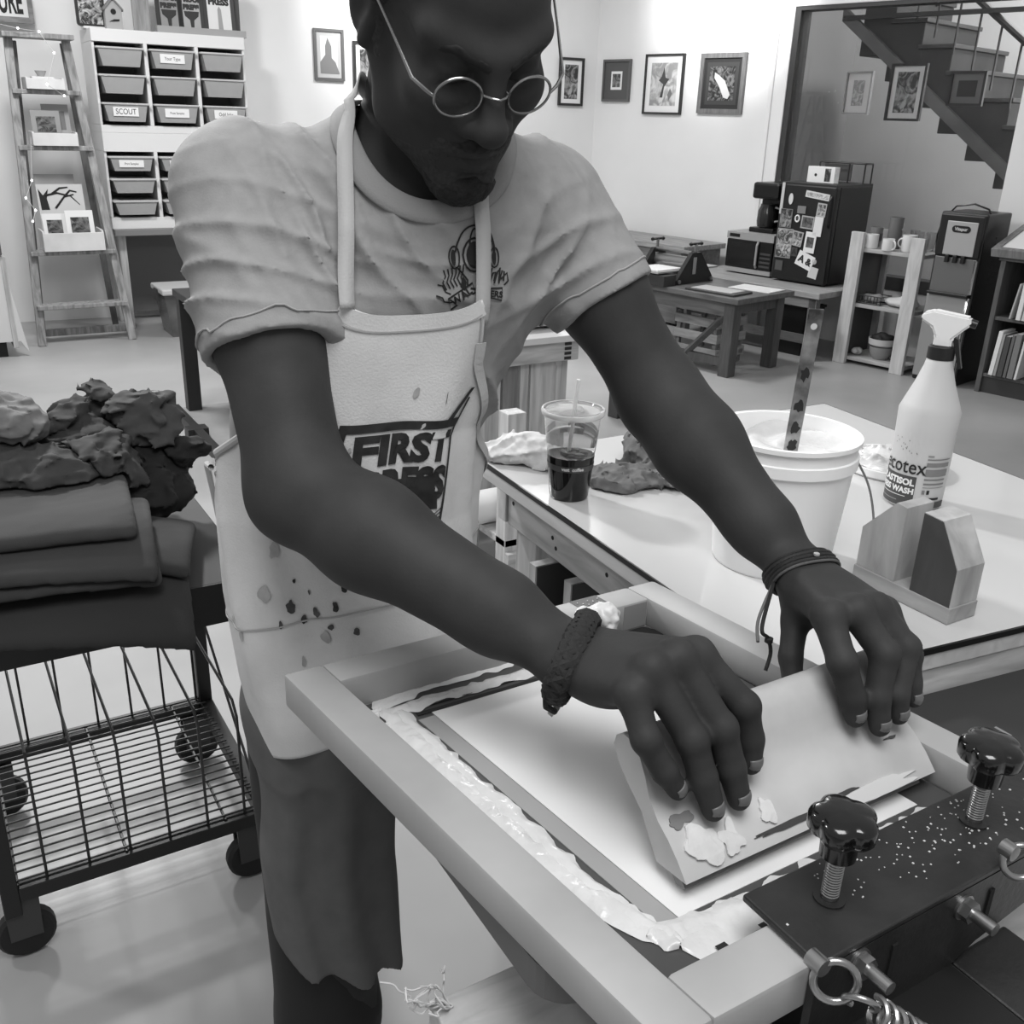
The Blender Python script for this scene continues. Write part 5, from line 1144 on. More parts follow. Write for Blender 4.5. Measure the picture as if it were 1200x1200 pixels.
B += [('add', cone(NB + V3(-.05, .02, -.02), SR, .044, .050), .04), ('add', cone(NB + V3(.05, -.0, -.02), SL, .044, .048), .04)]
def mix(a, b, t): return a * (1 - t) + b * t
def arm(S_, E_, W_, r, flat, side):
    m = mix(S_, E_, .45)
    B.append(('add', cone(S_, m, r[0], r[1]), .03)); B.append(('add', cone(m, E_, r[1], r[2]), .03))
    m2 = mix(E_, W_, .28); m3 = mix(E_, W_, .75)
    B.append(('add', cone(E_, m2, r[2], r[3]), .03)); B.append(('add', cone(m2, m3, r[3], r[4]), .03)); B.append(('add', ecc(m3, W_, r[4], r[5], flat, .80), .02))
arm(SR, ER, WR, (.050, .050, .045, .047, .037, .0315), (.1, -.1, 1), -1)
arm(SL, EL, WL, (.046, .047, .043, .044, .034, .0295), (.1, -.1, 1), 1)
nzv = V3(0, -.725, .689)
hands = {
 'R': dict(f=[[(0.4083, 0.4865, 1.1052), (0.4063, 0.4642, 1.0789), (0.4184, 0.4538, 1.0534), (0.4296, 0.4498, 1.0350)], [(0.4270, 0.4906, 1.1183), (0.4420, 0.4536, 1.0735), (0.4481, 0.4436, 1.0441), (0.4535, 0.4343, 1.0186)],
              [(0.4514, 0.4906, 1.1211), (0.4694, 0.4524, 1.0752), (0.4750, 0.4421, 1.0441), (0.4797, 0.4345, 1.0189)], [(0.4745, 0.4940, 1.1161), (0.4996, 0.4606, 1.0809), (0.5040, 0.4539, 1.0536), (0.5032, 0.4487, 1.0339)]],
           r=[(.0122, .0108, .0098, .0080), (.0136, .0120, .0110, .0092), (.0140, .0124, .0112, .0094), (.0138, .0122, .0110, .0090)], W=WR,
           th=[(.462, .575, 1.080), (.492, .547, 1.068), (.500, .527, 1.038), (.498, .508, 1.008)]),
 'L': dict(f=[[(0.6242, 0.4963, 1.1126), (0.6158, 0.4672, 1.0849), (0.6229, 0.4563, 1.0547), (0.6250, 0.4518, 1.0371)], [(0.6507, 0.4890, 1.1137), (0.6588, 0.4589, 1.0849), (0.6461, 0.4493, 1.0516), (0.6467, 0.4419, 1.0267)],
              [(0.6744, 0.4893, 1.1112), (0.6881, 0.4600, 1.0832), (0.6712, 0.4486, 1.0480), (0.6726, 0.4438, 1.0286)], [(0.6922, 0.4906, 1.1038), (0.6968, 0.4610, 1.0726), (0.6974, 0.4544, 1.0483), (0.6976, 0.4487, 1.0338)]],
           r=[(.0136, .0122, .0112, .0094), (.0138, .0124, .0112, .0094), (.0132, .0118, .0106, .0088), (.0116, .0102, .0090, .0076)], W=WL,
           th=[(.690, .585, 1.078), (.655, .556, 1.072), (.635, .538, 1.048), (.622, .513, 1.012)])}
nails = []
for side, hd in hands.items():
    W_ = hd['W']; F4 = [[V3(*p) for p in f] for f in hd['f']]
    meta = []
    ax = F4[-1][0] - F4[0][0]; ax = ax / np.linalg.norm(ax)
    for k, f in enumerate(F4):
        root = W_ + ax * (-.015 + .010 * k) * (1 if side == 'R' else 1) + (f[0] - W_) * .10
        meta.append(cone(root, f[0], 0.0172, hd['r'][k][0] - .0004))
    def palm(P, meta=meta):
        d = meta[0](P)
        for m in meta[1:]: d = smin(d, m(P), .014)
        return d
    pc = sum(f[0] for f in F4) / 4; dn = mix(W_, pc, .55) + V3(0, .004, -.016)
    B.append(('add', palm, .016)); B.append(('add', ell(dn, (.034, .036, .016)), .02))
    for k, f in enumerate(F4):
        r = hd['r'][k]
        def fin(P, f=f, r=r):
            d = cone(f[0], f[1], r[0], r[1])(P); d = smin(d, cone(f[1], f[2], r[1], r[2])(P), .004); d = smin(d, cone(f[2], f[3], r[2], r[3])(P), .004)
            d = smin(d, ball(f[1] + nzv * .001, r[1] * 1.0)(P), .004)
            return smin(d, ball(f[0] + nzv * (.003 if r[0] > .0125 else .0), r[0] * .90)(P), .010)
        B.append(('add', fin, .0045))
        dv = f[3] - f[2]; dv /= np.linalg.norm(dv); nails.append((f[3], dv, r[3]))
    T_ = [V3(*p) for p in hd['th']]
    def thumb(P, T_=T_):
        d = cone(T_[0], T_[1], .017, .0125)(P); d = smin(d, cone(T_[1], T_[2], .0125, .0108)(P), .006); return smin(d, cone(T_[2], T_[3], .0108, .0085)(P), .004)
    B.append(('add', thumb, .010))
# legs and feet
HR, HL_ = V3(.338, .985, .860), V3(.470, .985, .850)
KR, KL = V3(*(0.3236, 0.9300, 0.3816)), V3(.700, 1.02, .47); AR, AL = V3(.33, 1.06, .10), V3(.78, 1.08, .10)
for h_, k_, a_ in ((HR, KR, AR), (HL_, KL, AL)):
    B += [('add', cone(h_, k_, .072, .052), .03), ('add', cone(k_, mix(k_, a_, .35), .050, .052), .03), ('add', cone(mix(k_, a_, .35), a_, .052, .036), .02), ('add', cone(a_ + V3(0, .02, -.05), a_ + V3(0, -.13, -.065), .034, .026), .03)]
body = mesh_sdf('body', B, (.15, .33, -.02), (.86, 1.22, 1.74), .0024, skin, man, slack=.012)

# ---- nails
nm = M('nail', 98, .4)
def nail(f3, dv, r):
    n_ = nzv - dv * (nzv @ dv); n_ /= np.linalg.norm(n_); s_ = np.cross(dv, n_)
    def g(u, v):
        x = (u - .5) * 2; a = x * .78; q = f3 + dv * (-.0060 + .0105 * v * (1 - .30 * x * x)) ; R_ = r * 1.015
        p = q + s_ * R_ * math.sin(a) + n_ * (R_ * math.cos(a) - (max(v - .45, 0) ** 2) * .012)
        return tuple(p)
    return MB().grid(g, 8, 6)
for f3, dv, r in nails: solidify(nail(f3, dv, r).build('fingernail', nm, man, 'all'), .0008, 1)

# ---- hair, brows, beard, lashes
hairm = M('hair', 22, .75, noise=(90, .5), bump=(160, .8))
def region_shell(name, offset, namp, nf, region, lo, hi, h, mat, seed=2):
    def md(P, d): return d - offset - namp * vn(P, nf, seed)
    pr = H + [('mod', md, 0), ('and', region, .002)]
    return mesh_sdf(name, pr, lo, hi, h, mat, man, slack=.012)
hlo, hhi = tuple(HC - .18), tuple(HC + .18)
def hair_reg(P):
    q = (P - HC) @ HM.T
    zh = np.interp(q[:, 1], [-.11, -.045, -.012, .012, .030, .055, .09], [-.045, -.03, .030, .012, .036, .070, .088])
    return zh - q[:, 2]
region_shell('hair', .0045, .0025, 170, hair_reg, hlo, hhi, .003, hairm)
def beard_reg(P):
    q = (P - HC) @ HM.T; m = q.copy(); m[:, 0] = np.abs(m[:, 0])
    d = ell((0, .080, -.122), (.038, .044, .026))(q)
    d = smin(d, cone((.030, .060, -.106), (.050, .020, -.082), .013, .008)(m), .01)
    d = np.minimum(d, cone((.0, .1025, -.0585), (.026, .087, -.064), .0085, .0075)(m)); d = np.minimum(d, cone((.026, .087, -.064), (.032, .079, -.080), .0070, .006)(m))
    return d + .004 * vn(P, 120, 4)
region_shell('beard', .0023, .0018, 330, beard_reg, hlo, hhi, .0022, M('beard', 24, .8, noise=(160, .5), bump=(220, .8)))
def brow_reg(P):
    q = (P - HC) @ HM.T; q[:, 0] = np.abs(q[:, 0])
    return np.minimum(cone((.011, .097, .0165), (.036, .085, .0245), .0052, .0058)(q), cone((.036, .085, .0245), (.056, .068, .0195), .0058, .0030)(q)) + .0015 * vn(P, 260, 4)
def stub_reg(P):
    q = (P - HC) @ HM.T; m = q.copy(); m[:, 0] = np.abs(m[:, 0])
    d = np.minimum(ell((0, .080, -.118), (.042, .050, .036))(q), cone((.034, .062, -.100), (.054, .018, -.075), .020, .016)(m))
    d = np.minimum(d, cone((.054, .018, -.075), (.068, .004, .0), .016, .011)(m)); d = np.minimum(d, cone((0, .102, -.0585), (.030, .084, -.066), .0095, .0095)(m))
    return np.minimum(d, cone((.030, .084, -.066), (.034, .076, -.095), .0095, .010)(m)) + .0035 * vn(P, 150, 6)
region_shell('stubble', .0006, .0003, 300, stub_reg, hlo, hhi, .0024, M('stubble', 40, .75, noise=(260, .3)))
region_shell('eyebrow', .0010, .0010, 400, brow_reg, hlo, hhi, .0018, M('brow', 26, .85))
for s in (-1, 1):
    MB().tube([hp(s * (.018 + .027 * t), .0865 - .006 * t * t, -.0035 - .004 * math.sin(PI * t)) for t in (0, .2, .4, .6, .8, 1)], [.0007, .0012, .0014, .0014, .0012, .0007], 6).build('eyelashes', hairm, man, True)
MB().tube([hp(.0185 + .003 * math.cos(q), .099 + .001 * math.sin(q), -.040 + .0055 * math.sin(q)) for q in [2 * PI * k / 14 for k in range(12)]], .0005, 6).build('nose_ring', M('chrome', 200, .15, 1), man, True)

# ---- glasses
gl = thing('eyeglasses', 'x', 'x'); [gl.__delitem__(k) for k in ('label', 'category')]
gl.parent = man; gl['label'] = 'round wire rimmed eyeglasses'
wire = M('gold_wire', 150, .22, .9)
lensm = M('lens_glass', 250, .0, trans=1, ior=1.08, spec=.6)
for s in (-1, 1):
    cx, cy, cz = s * .0325, .1015, -.008
    def lp(a, k=1.0, dy=0): 
        x = .0205 * k * math.cos(a); z = .0172 * k * math.sin(a)
        return hp(cx + x, cy - .10 * abs(cx + x) + .0035 + dy - .06 * z, cz + z)
    MB().tube([lp(2 * PI * k / 40) for k in range(40)], .00125, 8, True).build('rim', wire, gl, True)
    b = MB(); n = 40
    b.poly([lp(2 * PI * k / n, .98, -.0005) for k in range(n)] + [lp(2 * PI * k / n, .98, .0007) for k in range(n)], [tuple(range(n - 1, -1, -1)), tuple(range(n, 2 * n))] + [(k, (k + 1) % n, n + (k + 1) % n, n + k) for k in range(n)]); b.build('lens', lensm, gl)
    MB().tube([lp(PI if s < 0 else 0), hp(s * .060, .096, -.004), hp(s * .069, .086, .0), hp(s * .0765, .045, .016), hp(s * .0835, .005, .030), hp(s * .086, -.012, .026), hp(s * .085, -.026, .0)], [.0013, .0017, .0016, .0011, .0011, .0014, .0014], 8).build('temple', wire, gl, True)
    MB().tube([lp(PI * (.95 if s > 0 else .05)), hp(s * .0085, .096, -.004), hp(s * .0075, .0985, -.012)], .0007, 6).build('nose_pad', wire, gl, True)
MB().tube([hp(-.0120, .1022, -.006), hp(-.006, .1105, -.0035), hp(0, .1135, -.003), hp(.006, .1105, -.0035), hp(.0120, .1022, -.006)], .0011, 8).build('bridge', wire, gl, True)

# ---- t-shirt
tee = M('tshirt_cotton', 138, .85, noise=(70, .03), bump=(500, .10))
hR, hL = mix(SR, ER, .54), mix(SL, EL, .50)
axR = (ER - SR) / np.linalg.norm(ER - SR); axL = (EL - SL) / np.linalg.norm(EL - SL)
def sleeve(S_, h_, ax, r1, r2, tilt):
    c = cone(S_, h_ + ax * .03, r1, r2); t_ = V3(*tilt); n_ = ax + t_; n_ /= np.linalg.norm(n_)
    return lambda P: np.maximum(c(P), (P - h_) @ n_)
T0 = [('add', loft(zs, tcx, tcy, ta, tb, YAW), 0)]
T1 = T0 + [('add', cone(NB + V3(-.045, .015, -.012), SR + V3(.025, 0, -.005), .052, .054), .05), ('add', cone(NB + V3(.045, -.005, -.012), SL + V3(-.025, 0, -.005), .052, .050), .05),
      ('add', sleeve(SR, hR, axR, .066, .066, (.0, 0, 0)), .04), ('add', sleeve(SL, hL, axL, .060, .0605, (0, 0, 0)), .04)]
def gauss(P, c, s): return np.exp(-((P - V3(*c)) ** 2).sum(1) / (2 * s * s))
def fold(P, d):
    wob = vn(P, 7, 3) * 1.6 + vn(P, 19, 6) * .5
    o = 0
    for c, s, dr, fr, A in (((.275, .93, 1.33), .075, (.35, .35, 1), 190, .0045), ((.25, .97, 1.36), .05, (.9, .2, .7), 150, .003), ((.335, .91, 1.42), .05, (1, .2, .35), 150, .004), ((.36, .89, 1.36), .06, (1, .1, .55), 130, .005), ((.60, .86, 1.33), .06, (-.5, .4, 1), 150, .0045), ((.555, .87, 1.36), .05, (1, 0, -.7), 140, .004),
                            ((.43, .86, 1.36), .05, (.15, .2, 1), 120, .0025), ((.58, .90, 1.22), .08, (1, .2, .9), 110, .005), ((.33, .98, 1.46), .05, (1, .3, -.3), 120, .0035), ((.57, .93, 1.45), .05, (1, 0, .4), 120, .004)):
        ph = P @ V3(*dr) * fr / np.linalg.norm(dr) + wob * 2.2
        o = o + 1.5 * A * gauss(P, c, s) * ((1 - np.abs(np.sin(ph * .5))) ** 2.2 * 1.5 - .35)
    o = o * (.25 + .75 * np.clip(np.where(((P - hR) ** 2).sum(1) < .02, ((hR - P) @ axR) / .06, 1), 0, 1) * np.clip(np.where(((P - hL) ** 2).sum(1) < .02, ((hL - P) @ axL) / .06, 1), 0, 1))
    return d - o - .0010 * vn(P, 22, 9)
ncap = cone(hp(0, -.03, -.06), NB + V3(-.012, -.034, .016), .066, .073)
armcut = [('sub', cone(hR - axR * .06, hR + axR * .05, .050, .058), .002), ('sub', cone(hL - axL * .055, hL + axL * .05, .044, .0525), .002)]
T2 = T1 + [('mod', fold, 0)]
SH = T2 + [('sub', ncap, .004)] + armcut
shirt = mesh_sdf('tshirt', SH, (.12, .72, .83), (.84, 1.16, 1.55), .0032, tee, man, slack=.016, frac=.3)
nax = NB - hp(0, -.03, -.06); nax /= np.linalg.norm(nax); nu = np.cross(nax, (0, 1., 0)); nu /= np.linalg.norm(nu); nv = np.cross(nax, nu); NCT = [('add', ncap, 0)]
def neck_curve(g, n=90):
    P = np.array([NB + V3(-.012, -.034, .016) + (nu * math.cos(a) + nv * math.sin(a)) * .076 for a in [2 * PI * k / n for k in range(n)]])
    for _ in range(40):
        P = P - grad(T1, P) * (ev(T1, P))[:, None] * .6; P = P - grad(NCT, P) * (ncap(P) - g)[:, None] * .6
    for _ in range(3): P = (np.roll(P, 1, 0) + 2 * P + np.roll(P, -1, 0)) / 4
    return P
rows_ = []
for g, o_ in ((-.001, .0), (.0, .0036), (.006, .0042), (.012, .0042), (.0175, .0038), (.0185, .0016)):
    P_ = neck_curve(g); rows_.append(P_ + grad(T1, P_) * o_)
n_ = len(rows_[0]); raw_mesh('collar', np.concatenate(rows_), [(r * n_ + k, r * n_ + (k + 1) % n_, (r + 1) * n_ + (k + 1) % n_, (r + 1) * n_ + k) for r in range(5) for k in range(n_)], M('collar_rib', 136, .85, bump=(700, .2)), shirt)
def hemring(h_, ax, r, nm_, parent):
    u = np.cross(ax, (0, 0, 1.)); u /= np.linalg.norm(u); v = np.cross(ax, u)
    P = np.array([h_ - ax * .016 + (u * math.cos(a) + v * math.sin(a)) * (r + .02) for a in [2 * PI * k / 60 for k in range(60)]])
    for _ in range(10):
        d = ev(T2, P); P = P - grad(T2, P) * (d - .0006)[:, None] * .9
    MB().tube(P, .0011, 6, True).build(nm_, M('stitch', 150, .8), parent, True)
hemring(hR, axR, .06, 'sleeve_seam', shirt); hemring(hL, axL, .055, 'sleeve_seam', shirt)

# flat things laid on the shirt
FR = V3(-math.sin(-YAW), -math.cos(YAW), 0); LT = V3(math.cos(YAW), math.sin(YAW), 0)
def snap(P, pr, off):
    P = np.array(P, float)
    for _ in range(12): P = P - grad(pr, P) * (ev(pr, P) - off)[:, None] * .85
    return P
def lay(name, V2, F, c0, pr, off, mat, parent):
    """2D shape (x to his left... as seen, z up) pressed on the chest"""
    O = np.array([V3(*c0) + LT * x + V3(0, 0, z) + FR * .10 for x, z in V2])
    X = march(pr, O, np.tile(-FR, (len(O), 1)), off)
    me = bpy.data.meshes.new(name); me.from_pydata([tuple(p) for p in X], [], F); me.update(); return link(name, me, mat, parent)
def rib2(pts, w_, closed=False):
    P = [Vector(p) for p in pts]; n = len(P); V = []; F = []
    for i in range(n):
        a = P[i - 1] if (i or closed) else P[i]; b_ = P[(i + 1) % n] if (i < n - 1 or closed) else P[i]; t = (b_ - a).normalized(); nn = Vector((-t.y, t.x)) * w_ / 2; V += [tuple(P[i] + nn), tuple(P[i] - nn)]
    for i in range(n if closed else n - 1): j = (i + 1) % n; F.append((2 * i, 2 * i + 1, 2 * j + 1, 2 * j))
    return V, F
def arc(cx, cy, a, b_, t0, t1, n=16): return [(cx + a * math.cos(t0 + (t1 - t0) * k / n), cy + b_ * math.sin(t0 + (t1 - t0) * k / n)) for k in range(n + 1)]
ek = M('tee_print', 22, .8); EC = (0.4580, 0.8000, 1.3563); K = .00098
EV, EF = [], []
def eadd(V, F): n = len(EV); EV.extend([(x * K, y * K) for x, y in V]); EF.extend([tuple(i + n for i in f) for f in F])
er = lambda pts, w_=1.7, c=False: eadd(*rib2(pts, w_, c))
er(arc(-2, 18, 20, 30, .15 * PI, .95 * PI)); er(arc(-2, 26, 5, 19, .0, PI)); er(arc(-3, 20, 22, 33, -.05 * PI, .3 * PI), 2.4)
er(arc(-23, 18, 5.2, 10.5, 0, 2 * PI), 1.6, True); er(arc(19, 17, 5, 9.5, 0, 2 * PI), 1.6, True); eadd([(-24 + 2.5 * math.cos(q), 18 + 7.5 * math.sin(q)) for q in [k * PI / 6 for k in range(12)]], [tuple(range(12))]); eadd([(19 + 2.4 * math.cos(q), 17 + 7 * math.sin(q)) for q in [k * PI / 6 for k in range(12)]], [tuple(range(12))])
er(arc(-2, 20, 12, 16, 0, 2 * PI), 2, True); eadd([(-2 + 8.5 * math.cos(q), 20 + 13 * math.sin(q)) for q in [k * PI / 9 for k in range(18)]], [tuple(range(18))])
er([(-20, 8), (-14, 2), (-9, -4), (-9, -10)]); er([(16, 6), (10, 0), (6, -6), (6, -10)])
for k in range(6): er([(-31 + k * 3.6, -13 + k * 1.2), (-35 + k * 3.8, -6 + k), (-32 + k * 3.6, 0 + k), (-34 + k * 4, 6 + k * 1.2)], 1.4)
er([(-40, -8), (-35, -9), (-32, -15), (-27, -17)], 1.5); er([(-42, -18), (-36, -20), (-34, -24), (-28, -25), (-24, -24)], 1.6)
for k in range(5): er([(4 + k * 5, -8), (8 + k * 5, 0 + k), (12 + k * 4.5, 3 + (k % 2) * 4), (9 + k * 5, -6)], 1.7)
eadd([(4, -2), (12, -2), (14, -10), (6, -12)], [(0, 1, 2, 3)]); eadd([(-14, 0), (-10, -6), (-12, -14), (-17, -10)], [(0, 1, 2, 3)])
er([(26, -4), (33, 2), (34, -6), (30, -10)], 1.6)
er([(-30, -21), (-27, -32), (-1, -16), (-4, -7)], 1.8, True); er([(4, -13), (28, -13), (27, -25), (3, -19)], 1.8, True); er([(-6, -12), (6, -14)], 1.8)
emb = lay('chest_emblem', EV, EF, EC, T2, .0010, ek, shirt)
def banner(s, cx, cz, ang, size):
    V, F = text2d(s, size, .3); c, n = math.cos(ang), math.sin(ang)
    lay('emblem_lettering', [((cx + x * c - y * n) * K, (cz + x * n + y * c) * K) for x, y in V], F, EC, T2, .0012, ek, shirt)
banner('WAL', -16, -19.5, .56, 11); banner('THERS', 16, -18.5, -.10, 8.5)

# ---- apron
apm = M('apron_canvas', 198, .9, noise=(9, .07), bump=(420, .16))
azs = [.70, .80, .90, 1.0, 1.10, 1.20, 1.27, 1.33]
acx = [.420, .412, .396, .386, .384, .396, .425, .447]; acy = [.99, .99, .988, .986, .984, .981, .977, .972]
aa = [.150, .150, .147, .146, .145, .146, .164, .182]; ab = [.142, .140, .132, .124, .119, .121, .125, .127]
def apron(phi, z, off=0.):
    cx, cy, A, B_ = [float(np.interp(z, azs, q)) for q in (acx, acy, aa, ab)]
    low = max(0, min(1, (1.12 - z) / .3)); wv = .0035 * math.sin(phi * 7 + z * 14) + .010 * low * math.sin(phi * 4.2 + 1.2 + z * 5) + .003 * math.sin(phi * 15 + z * 23) * (1 - low)
    A += wv + off; B_ += wv + off
    e = 2 / 2.4; c, s = math.cos(phi), math.sin(phi)
    uu = A * math.copysign(abs(s) ** e, s); vv = B_ * math.copysign(abs(c) ** e, c)
    p = V3(cx, cy, z) + LT * uu + FR * vv; return tuple(p)
def phL(z): return -math.radians(float(np.interp(z, [.70, 1.02, 1.12, 1.20, 1.27, 1.335], [122, 116, 105, 55, 30, 21])))
def phR(z): return math.radians(float(np.interp(z, [.70, 1.02, 1.12, 1.20, 1.27, 1.335], [104, 100, 90, 52, 25, 14])))
def apg(u, v, off=0.):
    x = 2 * u - 1; ztop = 1.336 - .016 * (1 - x * x); zbot = .795 + .075 * max(0, x + .70)
    z = ztop + (zbot - ztop) * v; a, b_ = phL(z), phR(z); return apron(a + (b_ - a) * u, z, off)
ap = MB().grid(lambda u, v: apg(u, v), 110, 130).build('apron', apm, man, 'all'); solidify(ap, .002, 0)
seam = M('apron_seam', 160, .9)
def arib(name, pts, w_, mat, off=.0022, sub=6):
    P = [apg(*p, off=off) for p in pts]
    b = MB(); Q = []
    V = []; F = []
    for i, p in enumerate(P):
        a = Vector(P[max(i - 1, 0)]); c = Vector(P[min(i + 1, len(P) - 1)]); t = (c - a).normalized(); n_ = Vector(p) - Vector(apg(*pts[i], off=off - .01)); sd = t.cross(n_).normalized() * w_ / 2
        V += [Vector(p) + sd, Vector(p) - sd]
    for i in range(len(P) - 1): F.append((2 * i, 2 * i + 1, 2 * i + 3, 2 * i + 2))
    o = b.poly(V, F).build(name, mat, ap); solidify(o, .0008, 0); return o
arib('top_hem', [(.02 + .96 * k / 40, .014) for k in range(41)], .016, M('apron_hem', 198, .9, bump=(420, .16)), .0014)
arib('hem_seam', [(.02 + .96 * k / 40, .03) for k in range(41)], .0016, seam); 
for u in (.035, .965): arib('side_seam', [(u, .03 + .95 * k / 60) for k in range(61)], .0018, seam)
arib('lower_seam', [(.04 + .92 * k / 50, .66 + .012 * math.sin(k / 8)) for k in range(51)], .0018, seam)
# apron print
pk2 = M('apron_ink', 30, .8, noise=(60, .5)); PH0 = math.radians(10)
def aw(x, z): return apron(PH0 + x / .148, z, .0022)
PZ = 1.150
def apatch(name, pts, mat, nx=16, nz=8):
    """quad patch given by four corners (x,z)"""
    a, b_, c, d_ = pts
    def g(u, v): x = (a[0] * (1 - u) + b_[0] * u) * (1 - v) + (d_[0] * (1 - u) + c[0] * u) * v; z = (a[1] * (1 - u) + b_[1] * u) * (1 - v) + (d_[1] * (1 - u) + c[1] * u) * v; return aw(x, z)
    return MB().grid(g, nx, nz).build(name, mat, ap, 'all')
bl_, br_, tp, bt_ = -.054, .050, PZ + .066, PZ - .072
apatch('print_border', [(bl_, tp), (br_, tp), (br_, tp - .009), (bl_, tp - .009)], pk2); apatch('print_border', [(bl_, tp), (bl_ + .008, tp), (bl_ + .006, bt_), (bl_, bt_)], pk2, 2, 16)
apatch('print_border', [(br_ - .003, tp + .02), (br_, tp + .02), (br_, bt_), (br_ - .003, bt_)], pk2, 2, 16); apatch('print_border', [(br_ - .02, tp - .004), (br_ - .012, tp - .004), (br_ - .001, tp + .03), (br_ - .006, tp + .03)], pk2, 2, 6)
letters('print_lettering', 'FIRST', .041, lambda x, y: aw(x + .003, tp - .030 + y), pk2, ap, bold=.0022, sx=.86)
letters('print_lettering', 'PRESS', .048, lambda x, y: aw(x + .006, tp - .070 + y), pk2, ap, bold=.0026, sx=.66)
r6 = random.Random(11)
for k in range(26):
    x = r6.uniform(-.02, .038); z = tp - .062 - (x + .01) * .2 - r6.uniform(0, .045); w_ = r6.uniform(.006, .014); h = r6.uniform(.004, .010)
    apatch('print_blotch', [(x - w_, z + h), (x + w_ * r6.uniform(.4, 1), z + h * r6.uniform(.3, 1.2)), (x + w_, z - h), (x - w_ * r6.uniform(.3, 1), z - h)], pk2, 5, 3)
for k in range(7): apatch('print_hatching', [(.022 + .002 * k, bt_ + .004 + .004 * k), (.048, bt_ + .012 + .005 * k), (.048, bt_ + .0105 + .005 * k), (.022 + .002 * k, bt_ + .0025 + .004 * k)], pk2, 8, 1)
apatch('print_frame_line', [(bl_ + .07, tp + .030), (br_ - .03, tp + .018), (br_ - .03, tp + .0165), (bl_ + .07, tp + .0285)], pk2, 12, 1)
# paint stains
stn = M('apron_stain', 62, .9, noise=(80, .4)); stn2 = M('apron_stain_pale', 158, .9, noise=(50, .1))
def stain(phi, z, s, mat, seed):
    r = random.Random(seed); n = 18; g = [r.uniform(.35, 1.1) for k in range(n)]; g = [(g[k - 1] + g[k] * 2 + g[(k + 1) % n]) / 4 for k in range(n)]; e_ = r.uniform(.4, 1.0); pts = [(phi + s * e_ * math.cos(2 * PI * k / n) * g[k] / .16, z + s * math.sin(2 * PI * k / n) * g[k]) for k in range(n)]
    MB().poly([apron(a, q, .0023) for a, q in pts], [tuple(range(n))]).build('paint_stain', mat, ap)
for i, (ph, z, s, m_) in enumerate((lambda L: [(a, z + (.150 if z < .96 else 0), s, m) for a, z, s, m in L])(((-.50, .865, .010, stn), (-.40, .85, .007, stn), (-.30, .86, .008, stn), (-.58, .845, .006, stn), (-.2, .845, .006, stn), (-.34, .885, .005, stn), (-.16, .87, .008, stn), (-.05, .84, .006, stn), (-1.05, .99, .007, stn2), (-.95, .975, .009, stn2), (-.6, .93, .012, stn2), (.12, 1.245, .007, stn2), (-.1, 1.19, .004, stn2), (.25, 1.21, .004, stn2), (-.7, .88, .012, stn2), (-.25, .83, .01, stn2), (-.45, .80, .008, stn2), (-.1, .89, .005, stn), (-.46, .895, .004, stn)))): stain(ph, z, s, m_, 40 + i)
# straps over the shoulders
strapm = M('apron_strap', 176, .9, bump=(500, .15))
def strap(pts, name, w_=.015, pr=T1, off=.0062, n=60):
    P = [V3(*p) for p in pts]; L = np.r_[0, np.cumsum([np.linalg.norm(b_ - a) for a, b_ in zip(P, P[1:])])]; ts = np.linspace(0, L[-1], n)
    C3 = snap(np.stack([np.interp(ts, L, [p[k] for p in P]) for k in range(3)], 1), pr, off)
    for _ in range(6): C3[1:-1] = (C3[:-2] + 2 * C3[1:-1] + C3[2:]) / 4
    d = ev(pr, C3); C3 = C3 + grad(pr, C3) * np.maximum(off - d, 0)[:, None]
    G = grad(pr, C3); tg = np.gradient(C3, axis=0); sd = np.cross(tg, G); sd /= np.linalg.norm(sd, axis=1)[:, None]
    X = np.concatenate([C3 + sd * w_ / 2, C3 - sd * w_ / 2]); Q = [(i, i + 1, n + i + 1, n + i) for i in range(n - 1)]
    o = raw_mesh(name, X, Q, strapm, ap, False); solidify(o, .0016, 0); return o
NK = T1 + [('add', cone(hp(0, -.035, -.050), NB, .056, .066), .02)]
strap([(0.3444, 0.8750, 1.3282), (0.3502, 0.8800, 1.3913), (0.3586, 0.9000, 1.4499), (0.3716, 0.9300, 1.5009), (0.3972, 0.9650, 1.5355), (.455, 1.035, 1.50)], 'neck_strap', pr=NK)
strap([(0.4741, 0.8450, 1.3097), (0.4757, 0.8450, 1.3674), (0.4774, 0.8600, 1.4135), (0.4814, 0.8750, 1.4398), (.515, .935, 1.49), (.51, 1.0, 1.515), (.455, 1.035, 1.50)], 'neck_strap', pr=NK)
MB().tube([apg(.02, .35, .002), apg(.0, .34, .009), apg(.06, .33, .006), apg(.0, .36, .011), apg(.03, .44, .007), apg(.03, .58, .002)], [.002, .0035, .0035, .0035, .003, .002], 8).build('waist_tie', strapm, ap, True)
MB().tube([apg(.012, .345, .0), apg(.012, .30, .003), apg(.015, .26, .001), apg(.03, .22, .0)], [.003, .004, .004, .002], 8).build('waist_tie', strapm, ap, True)
arib('side_band', [(.975, .10 + .5 * k / 30) for k in range(31)], .012, strapm, .003)

